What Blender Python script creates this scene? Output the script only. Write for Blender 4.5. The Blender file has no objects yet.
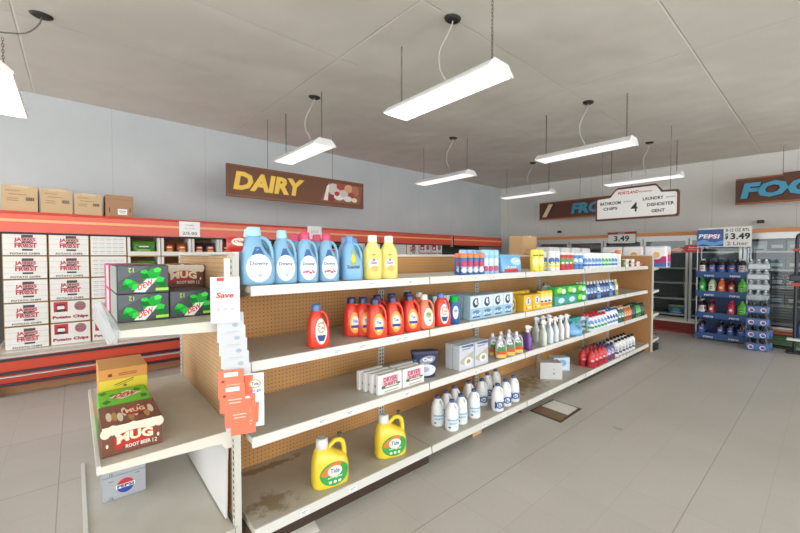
import bpy, bmesh, math, random
from mathutils import Vector, Matrix
random.seed(7)
PI=math.pi
S=bpy.context.scene
C=S.collection
# ---------------------------------------------------------------- materials
def lin(h):
    if isinstance(h,str):
        h=h.lstrip('#'); v=[int(h[i:i+2],16)/255 for i in (0,2,4)]
    else: v=h
    return tuple((c/12.92 if c<=.04045 else ((c+.055)/1.055)**2.4) for c in v)
MC={}
def M(col,rough=.5,metal=0,emit=0,noise=0,scale=8,coat=0,trans=0):
    k=(col,rough,metal,emit,noise,scale,coat,trans)
    if k in MC: return MC[k]
    m=bpy.data.materials.new('mat'); m.use_nodes=True; nt=m.node_tree
    b=nt.nodes['Principled BSDF']; c=lin(col)
    b.inputs['Base Color'].default_value=(*c,1); b.inputs['Roughness'].default_value=rough
    b.inputs['Metallic'].default_value=metal
    if coat: b.inputs['Coat Weight'].default_value=coat
    if trans: b.inputs['Transmission Weight'].default_value=trans
    if emit:
        b.inputs['Emission Color'].default_value=(1,.99,.96,1) if emit>1.5 else (*c,1); b.inputs['Emission Strength'].default_value=emit
    if noise:
        tc=nt.nodes.new('ShaderNodeTexCoord'); n=nt.nodes.new('ShaderNodeTexNoise'); n.inputs['Scale'].default_value=scale; n.inputs['Detail'].default_value=5
        mx=nt.nodes.new('ShaderNodeMix'); mx.data_type='RGBA'
        mx.inputs['A'].default_value=(*[x*(1-noise) for x in c],1); mx.inputs['B'].default_value=(*[min(1,x*(1+noise)) for x in c],1)
        nt.links.new(tc.outputs['Object'],n.inputs['Vector']); nt.links.new(n.outputs['Fac'],mx.inputs['Factor']); nt.links.new(mx.outputs['Result'],b.inputs['Base Color'])
    MC[k]=m; return m
class NT:
    def __init__(s,name,rough=.6):
        s.m=bpy.data.materials.new(name); s.m.use_nodes=True; s.t=s.m.node_tree; s.b=s.t.nodes['Principled BSDF']; s.b.inputs['Roughness'].default_value=rough
        s.tc=s.t.nodes.new('ShaderNodeTexCoord').outputs['Object']
    def n(s,ty,**kw):
        nd=s.t.nodes.new(ty)
        for k,v in kw.items():
            if k.startswith('_'): setattr(nd,k[1:],v)
            else:
                nd.inputs[k.replace('__',' ')].default_value=v
        return nd
    def l(s,a,b): s.t.links.new(a,b)
    def math(s,op,a,b=None,c=None):
        nd=s.t.nodes.new('ShaderNodeMath'); nd.operation=op
        for i,v in enumerate((a,b,c)):
            if v is None: continue
            if isinstance(v,(int,float)): nd.inputs[i].default_value=v
            else: s.l(v,nd.inputs[i])
        return nd.outputs[0]
    def mix(s,f,a,b):
        nd=s.t.nodes.new('ShaderNodeMix'); nd.data_type='RGBA'
        for k,v in (('Factor',f),('A',a),('B',b)):
            if isinstance(v,(int,float)): nd.inputs[k].default_value=v
            elif isinstance(v,tuple): nd.inputs[k].default_value=(*v,1)
            else: s.l(v,nd.inputs[k])
        return nd.outputs['Result']
    def noise(s,scale,detail=4,vec=None,rough=.5):
        nd=s.n('ShaderNodeTexNoise',Scale=scale,Detail=detail,Roughness=rough); s.l(vec or s.tc,nd.inputs['Vector']); return nd.outputs['Fac']
    def ramp(s,f,a,b):
        nd=s.t.nodes.new('ShaderNodeMapRange'); s.l(f,nd.inputs[0]); nd.inputs[1].default_value=a; nd.inputs[2].default_value=b; return nd.outputs[0]
    def xyz(s):
        nd=s.t.nodes.new('ShaderNodeSeparateXYZ'); s.l(s.tc,nd.inputs[0]); return nd.outputs
    def col(s,c): s.l(c,s.b.inputs['Base Color'])
    def bump(s,h,st=.2,d=.01):
        nd=s.n('ShaderNodeBump',Strength=st,Distance=d); s.l(h,nd.inputs['Height']); s.l(nd.outputs[0],s.b.inputs['Normal'])
def pegmat(ax,base):
    t=NT('pegboard',.75); o=t.xyz(); c=[]
    for a in (ax,2):
        c.append(t.math('SUBTRACT',t.math('FRACT',t.math('DIVIDE',t.math('ADD',o[a],10.0),.0254)),.5))
    d=t.math('SQRT',t.math('ADD',t.math('MULTIPLY',c[0],c[0]),t.math('MULTIPLY',c[1],c[1])))
    hole=t.math('LESS_THAN',d,.135)
    b=lin(base); n=t.ramp(t.noise(2.2,5),.3,.7)
    cc=t.mix(n,tuple(x*.82 for x in b),tuple(min(1,x*1.12) for x in b))
    t.col(t.mix(hole,cc,(.07,.04,.02))); return t.m
PEG_X=pegmat(0,'#c9975f'); PEG_Y=pegmat(1,'#c6a074')
def deckmat():
    t=NT('base_deck_steel',.5); o=t.xyz()
    f=None
    for (x,y,rx,ry) in ((.80,2.0,.18,.13),(3.55,2.12,.55,.24),(3.1,2.2,.3,.14),(.9,2.36,.45,.05)):
        dx=t.math('DIVIDE',t.math('SUBTRACT',o[0],x),rx); dy=t.math('DIVIDE',t.math('SUBTRACT',o[1],y),ry)
        g=t.math('SUBTRACT',1.0,t.math('SQRT',t.math('ADD',t.math('MULTIPLY',dx,dx),t.math('MULTIPLY',dy,dy))))
        f=g if f is None else t.math('MAXIMUM',f,g)
    nz=t.noise(14,8,rough=.7)
    k=t.ramp(t.math('ADD',f,t.math('MULTIPLY',t.math('SUBTRACT',nz,.5),2.6)),.2,.62)
    k=t.math('MULTIPLY',k,t.ramp(f,0,.12))
    b=t.mix(t.ramp(t.noise(4,6),.3,.7),lin('#b3aea0'),lin('#c4c0b4'))
    t.col(t.mix(t.math('MULTIPLY',k,.72),b,lin('#83683f'))); return t.m
DECK=deckmat()
def shelfmat():
    t=NT('shelf_steel',.45); t.col(t.mix(t.ramp(t.noise(3,6),.3,.7),lin('#bcb8ac'),lin('#cdcac0'))); return t.m
SHELF=shelfmat()
LIP=M('#d6d5ce',.4,noise=.04,scale=5); STEEL=M('#cbcabf',.45,noise=.05,scale=4); RAIL=M('#dcdbd5',.35)
BLACK=M('#17171a',.5); DK=M('#3a2a20',.7,noise=.2); WHITE=M('#f2f2f0',.4); CREAM=M('#dcd9cc',.45,noise=.04,scale=4)
# ---------------------------------------------------------------- mesh building
TXT={}
def text_geo(s,bold=.012):
    k=(s,bold)
    if k in TXT: return TXT[k]
    cu=bpy.data.curves.new('t','FONT'); cu.body=s; cu.resolution_u=2; cu.offset=bold; cu.fill_mode='FRONT'
    o=bpy.data.objects.new('t',cu); me=bpy.data.meshes.new_from_object(o)
    vs=[v.co.copy() for v in me.vertices]; ps=[tuple(p.vertices) for p in me.polygons]
    bpy.data.objects.remove(o); bpy.data.curves.remove(cu); bpy.data.meshes.remove(me)
    x0=min(v.x for v in vs);x1=max(v.x for v in vs);y0=min(v.y for v in vs);y1=max(v.y for v in vs)
    TXT[k]=([((v.x-x0)/(x1-x0)-.5,(v.y-y0)/(y1-y0)-.5) for v in vs],ps); return TXT[k]
class MB:
    def __init__(s): s.v=[];s.f=[];s.m=[];s.sm=[];s.mats=[]
    def mi(s,m):
        if m not in s.mats: s.mats.append(m)
        return s.mats.index(m)
    def add(s,vs,fs,m,smooth=False):
        o=len(s.v); s.v+= [Vector(v) for v in vs]; i=s.mi(m)
        for f in fs: s.f.append(tuple(o+k for k in f)); s.m.append(i); s.sm.append(smooth)
        return s
    def box(s,x0,x1,y0,y1,z0,z1,m,bev=0):
        if bev:
            bm=bmesh.new(); bmesh.ops.create_cube(bm,size=1)
            for v in bm.verts: v.co=Vector(((x0+x1)/2+v.co.x*(x1-x0),(y0+y1)/2+v.co.y*(y1-y0),(z0+z1)/2+v.co.z*(z1-z0)))
            bmesh.ops.bevel(bm,geom=list(bm.edges),offset=bev,segments=2,affect='EDGES',profile=.6)
            bm.verts.index_update(); s.add([v.co for v in bm.verts],[[v.index for v in f.verts] for f in bm.faces],m); bm.free(); return s
        return s.add([(x0,y0,z0),(x1,y0,z0),(x1,y1,z0),(x0,y1,z0),(x0,y0,z1),(x1,y0,z1),(x1,y1,z1),(x0,y1,z1)],
            [(0,3,2,1),(4,5,6,7),(0,1,5,4),(1,2,6,5),(2,3,7,6),(3,0,4,7)],m)
    def prism(s,pts,a0,a1,m,axis='x'):
        n=len(pts); f=(lambda a,p:(a,p[0],p[1])) if axis=='x' else ((lambda a,p:(p[0],a,p[1])) if axis=='y' else (lambda a,p:(p[0],p[1],a)))
        vs=[f(a0,p) for p in pts]+[f(a1,p) for p in pts]
        return s.add(vs,[tuple(range(n)),tuple(range(2*n-1,n-1,-1))]+[(i,(i+1)%n,n+(i+1)%n,n+i) for i in range(n)],m)
    def loft(s,secs,m,n=20,caps=True,smooth=True):
        o=[];fs=[]
        for (z,cx,cy,rx,ry,e) in secs:
            for k in range(n):
                t=2*PI*k/n; c,d=math.cos(t),math.sin(t)
                o.append((cx+rx*math.copysign(abs(c)**(2/e),c),cy+ry*math.copysign(abs(d)**(2/e),d),z))
        for i in range(len(secs)-1):
            for k in range(n): fs.append((i*n+k,i*n+(k+1)%n,(i+1)*n+(k+1)%n,(i+1)*n+k))
        s.add(o,fs,m,smooth)
        if caps:
            L=len(secs)-1
            s.add(o[:n],[tuple(range(n-1,-1,-1))],m); s.add(o[L*n:],[tuple(range(n))],m)
        return s
    def cyl(s,x,y,z0,z1,r,m,n=14,bev=.002):
        return s.loft([(z0,x,y,r,r,2),(z1-bev,x,y,r,r,2),(z1,x,y,max(r-bev,r*.5),max(r-bev,r*.5),2)],m,n)
    def tube(s,pts,r,m,n=8,closed=False,flat=1):
        pts=[Vector(p) for p in pts]; L=len(pts); vs=[];fs=[]
        rr=r if isinstance(r,(list,tuple)) else [r]*L
        pu=None
        for i,p in enumerate(pts):
            a=pts[(i-1)%L] if (closed or i>0) else p; b=pts[(i+1)%L] if (closed or i<L-1) else p
            d=(b-a).normalized()
            u=d.cross(Vector((0,1,0)) if abs(d.y)<.9 else Vector((1,0,0))).normalized()
            if pu and u.dot(pu)<0: u=-u
            pu=u; w=d.cross(u)
            for k in range(n):
                t=2*PI*k/n; vs.append(p+u*(math.cos(t)*rr[i])+w*(math.sin(t)*rr[i]*flat))
        for i in range(L if closed else L-1):
            for k in range(n): fs.append((i*n+k,i*n+(k+1)%n,((i+1)%L)*n+(k+1)%n,((i+1)%L)*n+k))
        s.add(vs,fs,m,True)
        if not closed: s.add(vs[:n],[tuple(range(n))],m); s.add(vs[-n:],[tuple(range(n))],m)
        return s
    # flat printing on a front described by fn(x,z,e)
    def ell(s,fn,x,z,rx,rz,m,e=.001,n=20,tilt=0):
        vs=[fn(x,z,e)]; R=3; fs=[]
        for j in range(1,R+1):
            for k in range(n):
                t=2*PI*k/n; a=rx*j/R*math.cos(t); b=rz*j/R*math.sin(t)
                vs.append(fn(x+a*math.cos(tilt)-b*math.sin(tilt),z+a*math.sin(tilt)+b*math.cos(tilt),e))
        for k in range(n): fs.append((0,1+k,1+(k+1)%n))
        for j in range(R-1):
            for k in range(n): fs.append((1+j*n+k,1+(j+1)*n+k,1+(j+1)*n+(k+1)%n,1+j*n+(k+1)%n))
        return s.add(vs,fs,m)
    def rect(s,fn,x,z,w,h,m,e=.001,shear=0,g=6,rot=0,taper=1):
        vs=[];fs=[];c,d=math.cos(rot),math.sin(rot)
        for j in (0,1,2):
            for i in range(g+1):
                b=h*(j/2-.5); a=w*(i/g-.5)*(1+(taper-1)*j/2)+b*shear; vs.append(fn(x+a*c-b*d,z+a*d+b*c,e))
        for j in range(2):
            for i in range(g): fs.append((j*(g+1)+i,j*(g+1)+i+1,(j+1)*(g+1)+i+1,(j+1)*(g+1)+i))
        return s.add(vs,fs,m)
    def poly(s,fn,pts,m,e=.001):
        return s.add([fn(x,z,e) for x,z in pts],[tuple(range(len(pts)))],m)
    def text(s,fn,t,x,z,w,h,m,e=.002,shear=0,rot=0,bold=.012,arc=0):
        vs,ps=text_geo(t,bold); c,d=math.cos(rot),math.sin(rot); o=[]
        for u,v in vs:
            a=u*w+v*h*shear; b=v*h+arc*(1-4*u*u)*h; o.append(fn(x+a*c-b*d,z+a*d+b*c,e))
        return s.add(o,ps,m)
    def mesh(s,name):
        me=bpy.data.meshes.new(name); me.from_pydata([tuple(v) for v in s.v],[],s.f)
        for m in s.mats: me.materials.append(m)
        me.polygons.foreach_set('material_index',s.m); me.polygons.foreach_set('use_smooth',s.sm); me.update()
        return me
    def build(s,name,parent=None,loc=(0,0,0),rz=0):
        o=bpy.data.objects.new(name,s.mesh(name)); C.objects.link(o); o.location=loc; o.rotation_euler.z=rz
        if parent: o.parent=parent
        return o
def planef(y): return lambda x,z,e: Vector((x,y-e,z))
def loftf(secs):
    def fn(x,z,e):
        z=max(secs[0][0],min(secs[-1][0],z))
        for a,b in zip(secs,secs[1:]):
            if a[0]<=z<=b[0]:
                t=(z-a[0])/max(1e-6,b[0]-a[0]); cx,cy,rx,ry,ex=[a[i]+(b[i]-a[i])*t for i in range(1,6)]; break
        q=min(.985,abs(x-cx)/rx)
        return Vector((cx+max(-.985,min(.985,(x-cx)/rx))*rx,cy-ry*(1-q**ex)**(1/ex)-e,z))
    return fn
def tag(o,label,cat,group=None,kind=None):
    o['label']=label; o['category']=cat
    if group: o['group']=group
    if kind: o['kind']=kind
    return o
def empty(name,label,cat,loc=(0,0,0),rz=0,group=None):
    o=bpy.data.objects.new(name,None); C.objects.link(o); o.location=loc; o.rotation_euler.z=rz; o.empty_display_size=.05
    return tag(o,label,cat,group)
def struct(o): o['kind']='structure'; return o
class Proto:
    """a kind of thing with its parts; the first placed one is the source, others are copies"""
    def __init__(s,name,cat,parts,group=None): s.name=name; s.cat=cat; s.parts=[(p[0],p[1].mesh(p[0]),p[2] if len(p)>2 else None) for p in parts]; s.src=None; s.group=group
    def put(s,loc,label,rz=0,group=None,sc=1):
        group=group or s.group
        if len(s.parts)==1:
            o=bpy.data.objects.new(s.name,s.parts[0][1]); C.objects.link(o); o.location=loc; o.rotation_euler.z=rz; o.scale=(sc,)*3
            return tag(o,label,s.cat,group)
        if s.src is None:
            r=empty(s.name,label,s.cat,loc,rz,group); ch=[]
            for n,me,l in s.parts:
                o=bpy.data.objects.new(n,me); C.objects.link(o); ch.append(o); o.parent=r
                if l: o['label']=l
            s.src=(r,ch)
        else:
            r=s.src[0].copy(); C.objects.link(r); r.location=loc; r.rotation_euler.z=rz
            if 'group' in r: del r['group']
            tag(r,label,s.cat,group)
            for c in s.src[1]:
                o=c.copy(); C.objects.link(o); o.parent=r
        r.scale=(sc,)*3
        return r
ORD=['first','second','third','fourth','fifth','sixth','seventh','eighth','ninth','tenth','eleventh','twelfth','thirteenth','fourteenth','fifteenth','sixteenth','seventeenth','eighteenth','nineteenth','twentieth']
# ---------------------------------------------------------------- the setting
def floormat():
    t=NT('vinyl_floor',.42)
    br=t.n('ShaderNodeTexBrick',Scale=1.0,Mortar__Size=.0016,Mortar__Smooth=.3,Brick__Width=.305,Row__Height=.305,Bias=0.0); br.offset=0
    mp=t.n('ShaderNodeMapping'); mp.inputs['Location'].default_value=(.1,.385,0); t.l(t.tc,mp.inputs[0]); t.l(mp.outputs[0],br.inputs['Vector'])
    br.inputs['Color1'].default_value=(1,1,1,1); br.inputs['Color2'].default_value=(.96,.96,.96,1); br.inputs['Mortar'].default_value=(.8,.8,.8,1)
    big=t.ramp(t.noise(.55,5),.3,.7); fine=t.ramp(t.noise(60,6,rough=.7),.2,.8)
    c=t.mix(big,lin('#b0aba4'),lin('#c1bdb8')); c=t.mix(t.math('MULTIPLY',fine,.25),c,lin('#d9d2c6'))
    mm=t.n('ShaderNodeMix',_data_type='RGBA',_blend_type='MULTIPLY',Factor=1.0); t.l(c,mm.inputs['A']); t.l(br.outputs['Color'],mm.inputs['B'])
    lines=t.n('ShaderNodeTexBrick',Scale=1.0,Mortar__Size=.0035,Brick__Width=30.0,Row__Height=.915,Bias=0.0); lines.offset=0
    t.l(mp.outputs[0],lines.inputs['Vector'])
    t.col(t.mix(t.math('MULTIPLY',lines.outputs['Fac'],.45),mm.outputs['Result'],lin('#7a6d60')))
    t.l(t.math('ADD',.24,t.math('MULTIPLY',big,.2)),t.b.inputs['Roughness']); return t.m
def ceilmat():
    t=NT('ceiling_panels',.9)
    br=t.n('ShaderNodeTexBrick',Scale=1.0,Mortar__Size=.012,Mortar__Smooth=1.0,Brick__Width=2.44,Row__Height=1.22); br.offset=0
    mp=t.n('ShaderNodeMapping'); mp.inputs['Location'].default_value=(.35,.3,0); t.l(t.tc,mp.inputs[0]); t.l(mp.outputs[0],br.inputs['Vector'])
    n=t.ramp(t.noise(.7,5),.3,.72); c=t.mix(n,lin('#d5d2c8'),lin('#e2dfd6'))
    c=t.mix(t.math('MULTIPLY',br.outputs['Fac'],.09),c,lin('#a39d91')); t.col(c)
    w=t.noise(1.1,2); t.bump(t.math('ADD',w,t.math('MULTIPLY',br.outputs['Fac'],-.06)),.5,.12); return t.m
def wallmat(a,b,joint,ax):
    t=NT('painted_wall_panels',.7); o=t.xyz(); n=t.ramp(t.noise(.9,4),.3,.7); c=t.mix(n,lin(a),lin(b))
    fr=t.math('FRACT',t.math('DIVIDE',t.math('ADD',o[ax],20.3),1.22)); j=t.math('LESS_THAN',fr,.008)
    t.col(t.mix(t.math('MULTIPLY',j,.5),c,lin(joint))); return t.m
o=struct(MB().box(-7,10.3,-6,7.0,-.1,0,floormat()).build('floor'))
def cz(y): return 3.45+.021*(y-.4)
m=MB(); m.add([(-7,-6,cz(-6)),(10.3,-6,cz(-6)),(10.3,7,cz(7)),(-7,7,cz(7)),(-7,-6,cz(-6)+.1),(10.3,-6,cz(-6)+.1),(10.3,7,cz(7)+.1),(-7,7,cz(7)+.1)],[(0,3,2,1),(4,5,6,7),(0,1,5,4),(1,2,6,5),(2,3,7,6),(3,0,4,7)],ceilmat())
struct(m.build('ceiling'))
m=MB().box(-7,10.1,6.8,7.0,0,3.62,wallmat('#bcc3c6','#c8cdce','#a9b0b3',0)); struct(m.build('wall_back'))
m=MB().box(10.1,10.3,-6,7.0,0,3.62,wallmat('#d2d2cc','#dcdcd6','#aaa79f',1)); struct(m.build('wall_right'))
# opened floor patch by the gondola
m=MB(); P=[(3.24,1.55),(3.69,1.56),(3.71,1.86),(3.27,1.87)]
m.prism(P,0,.004,M('#4a4038',.8),'z'); m.prism([(3.44,1.58),(3.67,1.59),(3.69,1.84),(3.46,1.85)],.004,.007,M('#ddd8cf',.6),'z'); m.prism([(3.27,1.57),(3.425,1.58),(3.445,1.85),(3.29,1.85)],.004,.006,M('#7d654c',.8,noise=.2),'z')
tag(m.build('floor_patch'),'square patch of missing floor tile with a loose white tile beside the shelving','floor patch')
# ---------------------------------------------------------------- gondola shelving
GX=[.65,1.90,3.17,4.44,5.74,6.71]; GF=1.875; GB=2.45; TOP=1.49; SZ=[1.33,.955,.575]
def shelf_parts(root,x0,x1,yf,yb,z,sgn=-1,deck=False):
    t=.03 if not deck else .035
    ya,yc=min(yf,yb),max(yf,yb)
    sh=MB().box(x0+.003,x1-.003,ya,yc,z-t,z,DECK if deck else SHELF).build('base_deck' if deck else 'shelf',root)
    y=yf+sgn*.012; 
    lp=MB()
    lp.prism([(yf,z+.004),(yf+sgn*.010,z+.004),(yf+sgn*.016,z-.045),(yf,z-.048)],x0+.003,x1-.003,RAIL if not deck else LIP)
    k=random.Random(int(z*100)+int(x0*10))
    fn=lambda x,zz,e: Vector((x,yf+sgn*(.0145+e),zz))
    for i in range(k.randint(2,4)):
        xx=x0+.15+k.random()*(x1-x0-.3); lp.rect(fn,xx,z-.022,.055,.028,WHITE,.001,g=1); lp.rect(fn,xx,z-.018,.04,.004,M('#8b8f92'),.002,g=1); lp.rect(fn,xx-.006,z-.027,.025,.006,M('#b0b4b6'),.002,g=1)
    lp.box(x1-.006,x1-.003,min(yf+sgn*.017,yf),max(yf+sgn*.017,yf),z-.045,z+.004,M('#8d8a80'))
    lp.build('price_rail',sh)
    if not deck:
        for xx in (x0+.032,x1-.036):
            MB().prism([(yb,z-.03),(yf-sgn*.06,z-.03),(yf-sgn*.05,z-.045),(yb,z-.13)],xx,xx+.004,STEEL).build('bracket',sh)
g=empty('gondola_shelving','long double sided run of beige steel shelving with tan pegboard back','shelving',(0,0,0))
for i in range(5):
    x0,x1=GX[i],GX[i+1]
    for z in SZ: shelf_parts(g,x0,x1,GF,GB-.02,z)
    shelf_parts(g,x0,x1,1.85,GB-.02,.125,deck=True)
    for z in (1.33,.575): shelf_parts(g,x0,x1,3.03,GB+.02,z,1)
    shelf_parts(g,x0,x1,3.06,GB+.02,.125,1,True)
    MB().box(x0+.004,x1-.004,GB-.012,GB+.012,.05,TOP-.012,PEG_X if i<4 else M('#b08a5e',.75,noise=.08)).build('back_panel',g)
    MB().box(x0,x1,GB-.02,GB+.02,TOP-.012,TOP+.006,LIP).build('top_cap',g)
    for yk in ((1.868,2.25,2.25,1.90,1.90)[i],2.95): MB().box(x0+.002,x1-.002,yk,yk+.02,0,.088,DK).build('kick_plate',g)
for x in GX:
    m=MB(); m.box(x-.03,x+.03,GB-.03,GB+.03,0,TOP+.004,STEEL)
    z=.16
    while z<TOP-.03:
        for d in (-.013,.013): m.box(x+d-.005,x+d+.005,GB-.0315,GB-.0295,z,z+.014,BLACK)
        z+=.03
    m.build('upright',g)
    MB().prism([(1.895,.0),(GB,.0),(GB,.088),(1.895,.088)],x-.012,x+.012,M('#5a4a3c',.6)).build('base_foot',g)
# far end panel
MB().box(6.74,6.775,1.82,3.10,.0,1.485,M('#b48453',.6,noise=.08,scale=3)).build('end_panel',g)
MB().box(6.735,6.78,1.805,1.82,.0,1.49,STEEL).build('end_trim',g)
# near endcap: shelves jut towards -X
def endcap(label,xb,sg,y0,y1,levels,depth,base=True):
    Y0=y0
    e=empty('endcap_shelving',label,'shelving',(0,0,0))
    def bx(a,b): return (min(a,b),max(a,b))
    for (z,dp) in levels:
        y0=Y0+(.05 if (sg<0 and z<1) else 0)
        xa,xc=bx(xb,xb+sg*dp)
        sh=MB().box(xa,xc,y0,y1,z-.03,z,SHELF).build('shelf',e)
        f=xb+sg*dp
        lp=MB(); a,b=bx(f,f+sg*.014); lp.box(a,b,y0,y1,z-.03,z+.006,RAIL)
        lp.build('price_rail',sh)
        MB().prism([(xb,z+.002),(f,z+.002),(f,z-.028),(xb+sg*.10,z-.05),(xb+sg*.06,z-.055),(xb+sg*.045,z-.082),(xb+sg*.01,z-.088)],y0-.006,y0,CREAM,'y').build('bracket',sh)
        MB().prism([(xb,z+.002),(f,z+.002),(f,z-.028),(xb+sg*.10,z-.05),(xb+sg*.06,z-.055),(xb+sg*.045,z-.082),(xb+sg*.01,z-.088)],y1,y1+.006,CREAM,'y').build('bracket',sh)
    y0=Y0; a,b=bx(xb,xb-sg*.016); MB().box(a,b,y0+.03,y1-.03,.12,TOP-.01,PEG_Y).build('back_panel',e)
    a,b=bx(xb+sg*.012,xb-sg*.018)
    for y in (y0,y1-.045):
        m=MB().box(a,b,y,y+.045,0,TOP,STEEL); z=.16
        while z<TOP-.03:
            m.box(*bx(xb+sg*.0118,xb+sg*.0135),y+.017,y+.027,z,z+.014,BLACK); z+=.03
        m.build('upright',e)
    MB().box(a,b,y0,y1,TOP,TOP+.012,LIP).build('top_cap',e)
    return e
ec=endcap('near endcap with three beige shelves of drink boxes against pegboard',.60,-1,1.93,3.18,[(1.17,.46),(.60,.53)],.5)
MB().box(.03,.585,1.93,3.18,.085,.12,SHELF).build('base_deck',ec)
MB().box(.012,.03,1.93,3.18,.06,.13,RAIL).build('price_rail',ec)
MB().box(.05,.07,1.95,3.16,0,.085,CREAM).build('kick_plate',ec)
m=MB().box(.592,.597,1.93,3.18,.12,.128,M('#6d6a63')); m.build('rear_ledge',ec)
# loose white board leaning under the shelf
m=MB(); m.prism([(.565,.13),(.575,.13),(.585,.52),(.575,.52)],2.02,2.95,M('#dad9d6',.5),'y'); 
tag(m.build('white_board'),'loose white board leaning on the pegboard under the lower endcap shelf','board')
# clear price holders on the endcap's left edge
m=MB(); fn=lambda x,z,e:Vector((x,1.925-e,z))
m.add([fn(.055,1.29,0),fn(.078,1.30,0),fn(.135,1.17,.01),(.13,1.90,1.12),(.10,1.90,1.13)],[(0,1,2,3,4)],M('#c9ced2',.2,trans=.5)); m.add([fn(.05,1.24,.02),fn(.07,1.27,.03),fn(.12,1.15,.03),fn(.10,1.12,.02)],[(0,1,2,3)],M('#d4d8da',.2,trans=.4))
tag(m.build('plastic_tag_holder'),'clear plastic price tag holder hanging off the top endcap shelf corner','tag holder')
ef=endcap('far endcap with white shelves at the distant end of the long shelving',6.835,1,1.86,3.05,[(1.30,.40),(.93,.42),(.55,.44),(.14,.46)],.4)
MB().box(6.84,7.24,1.87,3.04,0,.10,BLACK).build('kick_plate',ef)
MB().box(6.79,7.05,1.79,1.85,.0,.10,BLACK,.008).build('bumper',ef)
#@@PRODUCTS
# ---------------------------------------------------------------- kinds of product
NAVY='#1d2a5c'
def jug(w,d,h,body,cap,caph=.16,capw=.36,rough=.35,label=None,clearcap=False,neck=.86):
    """detergent bottle: shoulder slopes to the left neck, loop handle on the right"""
    bm=M(body,rough,coat=.3); H=h*neck; nx=-.10*w
    secs=[(0,0,0,.40*w,.40*d,3),(.012*h,0,0,.46*w,.46*d,3),(.05*h,0,0,.49*w,.49*d,3),(.30*h,0,0,.5*w,.5*d,3),(.44*h,-.01*w,0,.475*w,.49*d,2.8),
          (.53*h,-.07*w,0,.40*w,.45*d,2.6),(.62*h,-.12*w,0,.335*w,.42*d,2.5),(.70*h,-.14*w,0,.29*w,.38*d,2.4),(.77*h,-.13*w,0,.25*w,.33*d,2.2),(.83*h,nx,0,.20*w,.26*d,2),(H,nx,0,.16*w,.16*w,2)]
    b=MB().loft(secs,bm,24)
    hp=[(-.02*w,0,.79*h),(.10*w,0,.82*h),(.22*w,0,.80*h),(.32*w,0,.74*h),(.39*w,0,.66*h),(.425*w,0,.57*h),(.43*w,0,.48*h),(.42*w,0,.40*h)]
    b.tube(hp,[.07*w,.075*w,.075*w,.07*w,.066*w,.066*w,.075*w,.09*w],bm,10,flat=1.3)
    cm=M(cap,.2 if clearcap else .35,coat=.3) 
    cr=capw*w/2
    c=MB().loft([(H-.01*h,nx,0,cr,cr,2),(H+.3*caph*h*.5,nx,0,cr,cr,2),(h-.012,nx,0,cr*.93,cr*.93,2),(h-.002,nx,0,cr*.88,cr*.88,2),(h,nx,0,cr*.8,cr*.8,2)],cm,20)
    fn=loftf(secs); l=MB(); label(l,fn,w,d,h) if label else None
    return [('body',b),('cap',c)]+([('label',l)] if label else [])
def bottle(w,d,h,body,cap,caph=.12,capw=.4,label=None,shoulder=.72,e=3,waist=0,rough=.35,trans=0,n=18,neckw=None):
    bm=M(body,rough,coat=.3,trans=trans); nw=neckw or capw*.42
    secs=[(0,0,0,.44*w,.44*d,e),(.03*h,0,0,.5*w,.5*d,e),(.3*h,0,0,(.5-waist)*w,(.5-waist)*d,e),(shoulder*h*.85,0,0,.5*w,.5*d,e),(shoulder*h,0,0,.46*w,.46*d,e),((shoulder+(1-caph-shoulder)*.5)*h,0,0,.33*w,.33*d,2.4),((1-caph)*h,0,0,nw*w,nw*w,2)]
    cr=capw*w/2
    c=MB().loft([((1-caph)*h-.002,0,0,cr,cr,2),(h-.003,0,0,cr*.92,cr*.92,2),(h,0,0,cr*.8,cr*.8,2)],M(cap,.9),14)
    l=MB(); fn=loftf(secs)
    if label: label(l,fn,w,d,h)
    return [('body',MB().loft(secs,bm,n)),('cap',c)]+([('label',l)] if label else [])
def spray(w,d,h,body,head,label=None,trans=0):
    p=bottle(w,d,h*.80,body,head,.10,.34,label,.62,2.6,.05,trans=trans)
    hm=M(head,.9); t=MB(); z=h*.80
    t.loft([(z-.004,0,0,.016,.016,2),(z+h*.05,0,0,.012,.012,2),(z+h*.06,0,-.004,.016,.026,3),(z+h*.13,0,-.006,.015,.034,3),(z+h*.19,0,0,.012,.02,2.5),(z+h*.2,0,0,.008,.012,2)],hm,12)
    t.tube([(0,-.03,z+h*.11),(0,-.055,z+h*.11)],.007,hm,8)
    trig=MB().tube([(0,-.018,z+h*.07),(0,-.034,z+h*.03),(0,-.036,z-h*.03)],[.006,.006,.004],hm,6)
    return p+[('spray_head',t),('trigger',trig)]
def can(r,h,body,cap,caph=.2,label=None):
    secs=[(0,0,0,r*.94,r*.94,2),(.006,0,0,r,r,2),(h*(1-caph)-.004,0,0,r,r,2),(h*(1-caph),0,0,r*.95,r*.95,2)]
    c=MB().loft([(h*(1-caph)-.002,0,0,r*.97,r*.97,2),(h-.008,0,0,r*.95,r*.95,2),(h-.002,0,0,r*.82,r*.82,2),(h,0,0,r*.6,r*.6,2)],M(cap,.9),16)
    l=MB(); fn=loftf(secs)
    if label: label(l,fn,2*r,2*r,h)
    return [('body',MB().loft(secs,M(body,.35,coat=.3),18)),('cap',c)]+([('label',l)] if label else [])
def carton(w,d,h,body,art=None,side=None,bev=.003):
    b=MB().box(-w/2,w/2,-d/2,d/2,0,h,M(body,.5),bev)
    if art: art(b,planef(-d/2),w,d,h)
    if side:
        fs=lambda x,z,e: Vector((-w/2-e,-x,z)); side(b,fs,d,w,h)
    return b
W9='#f4f4f2'
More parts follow.
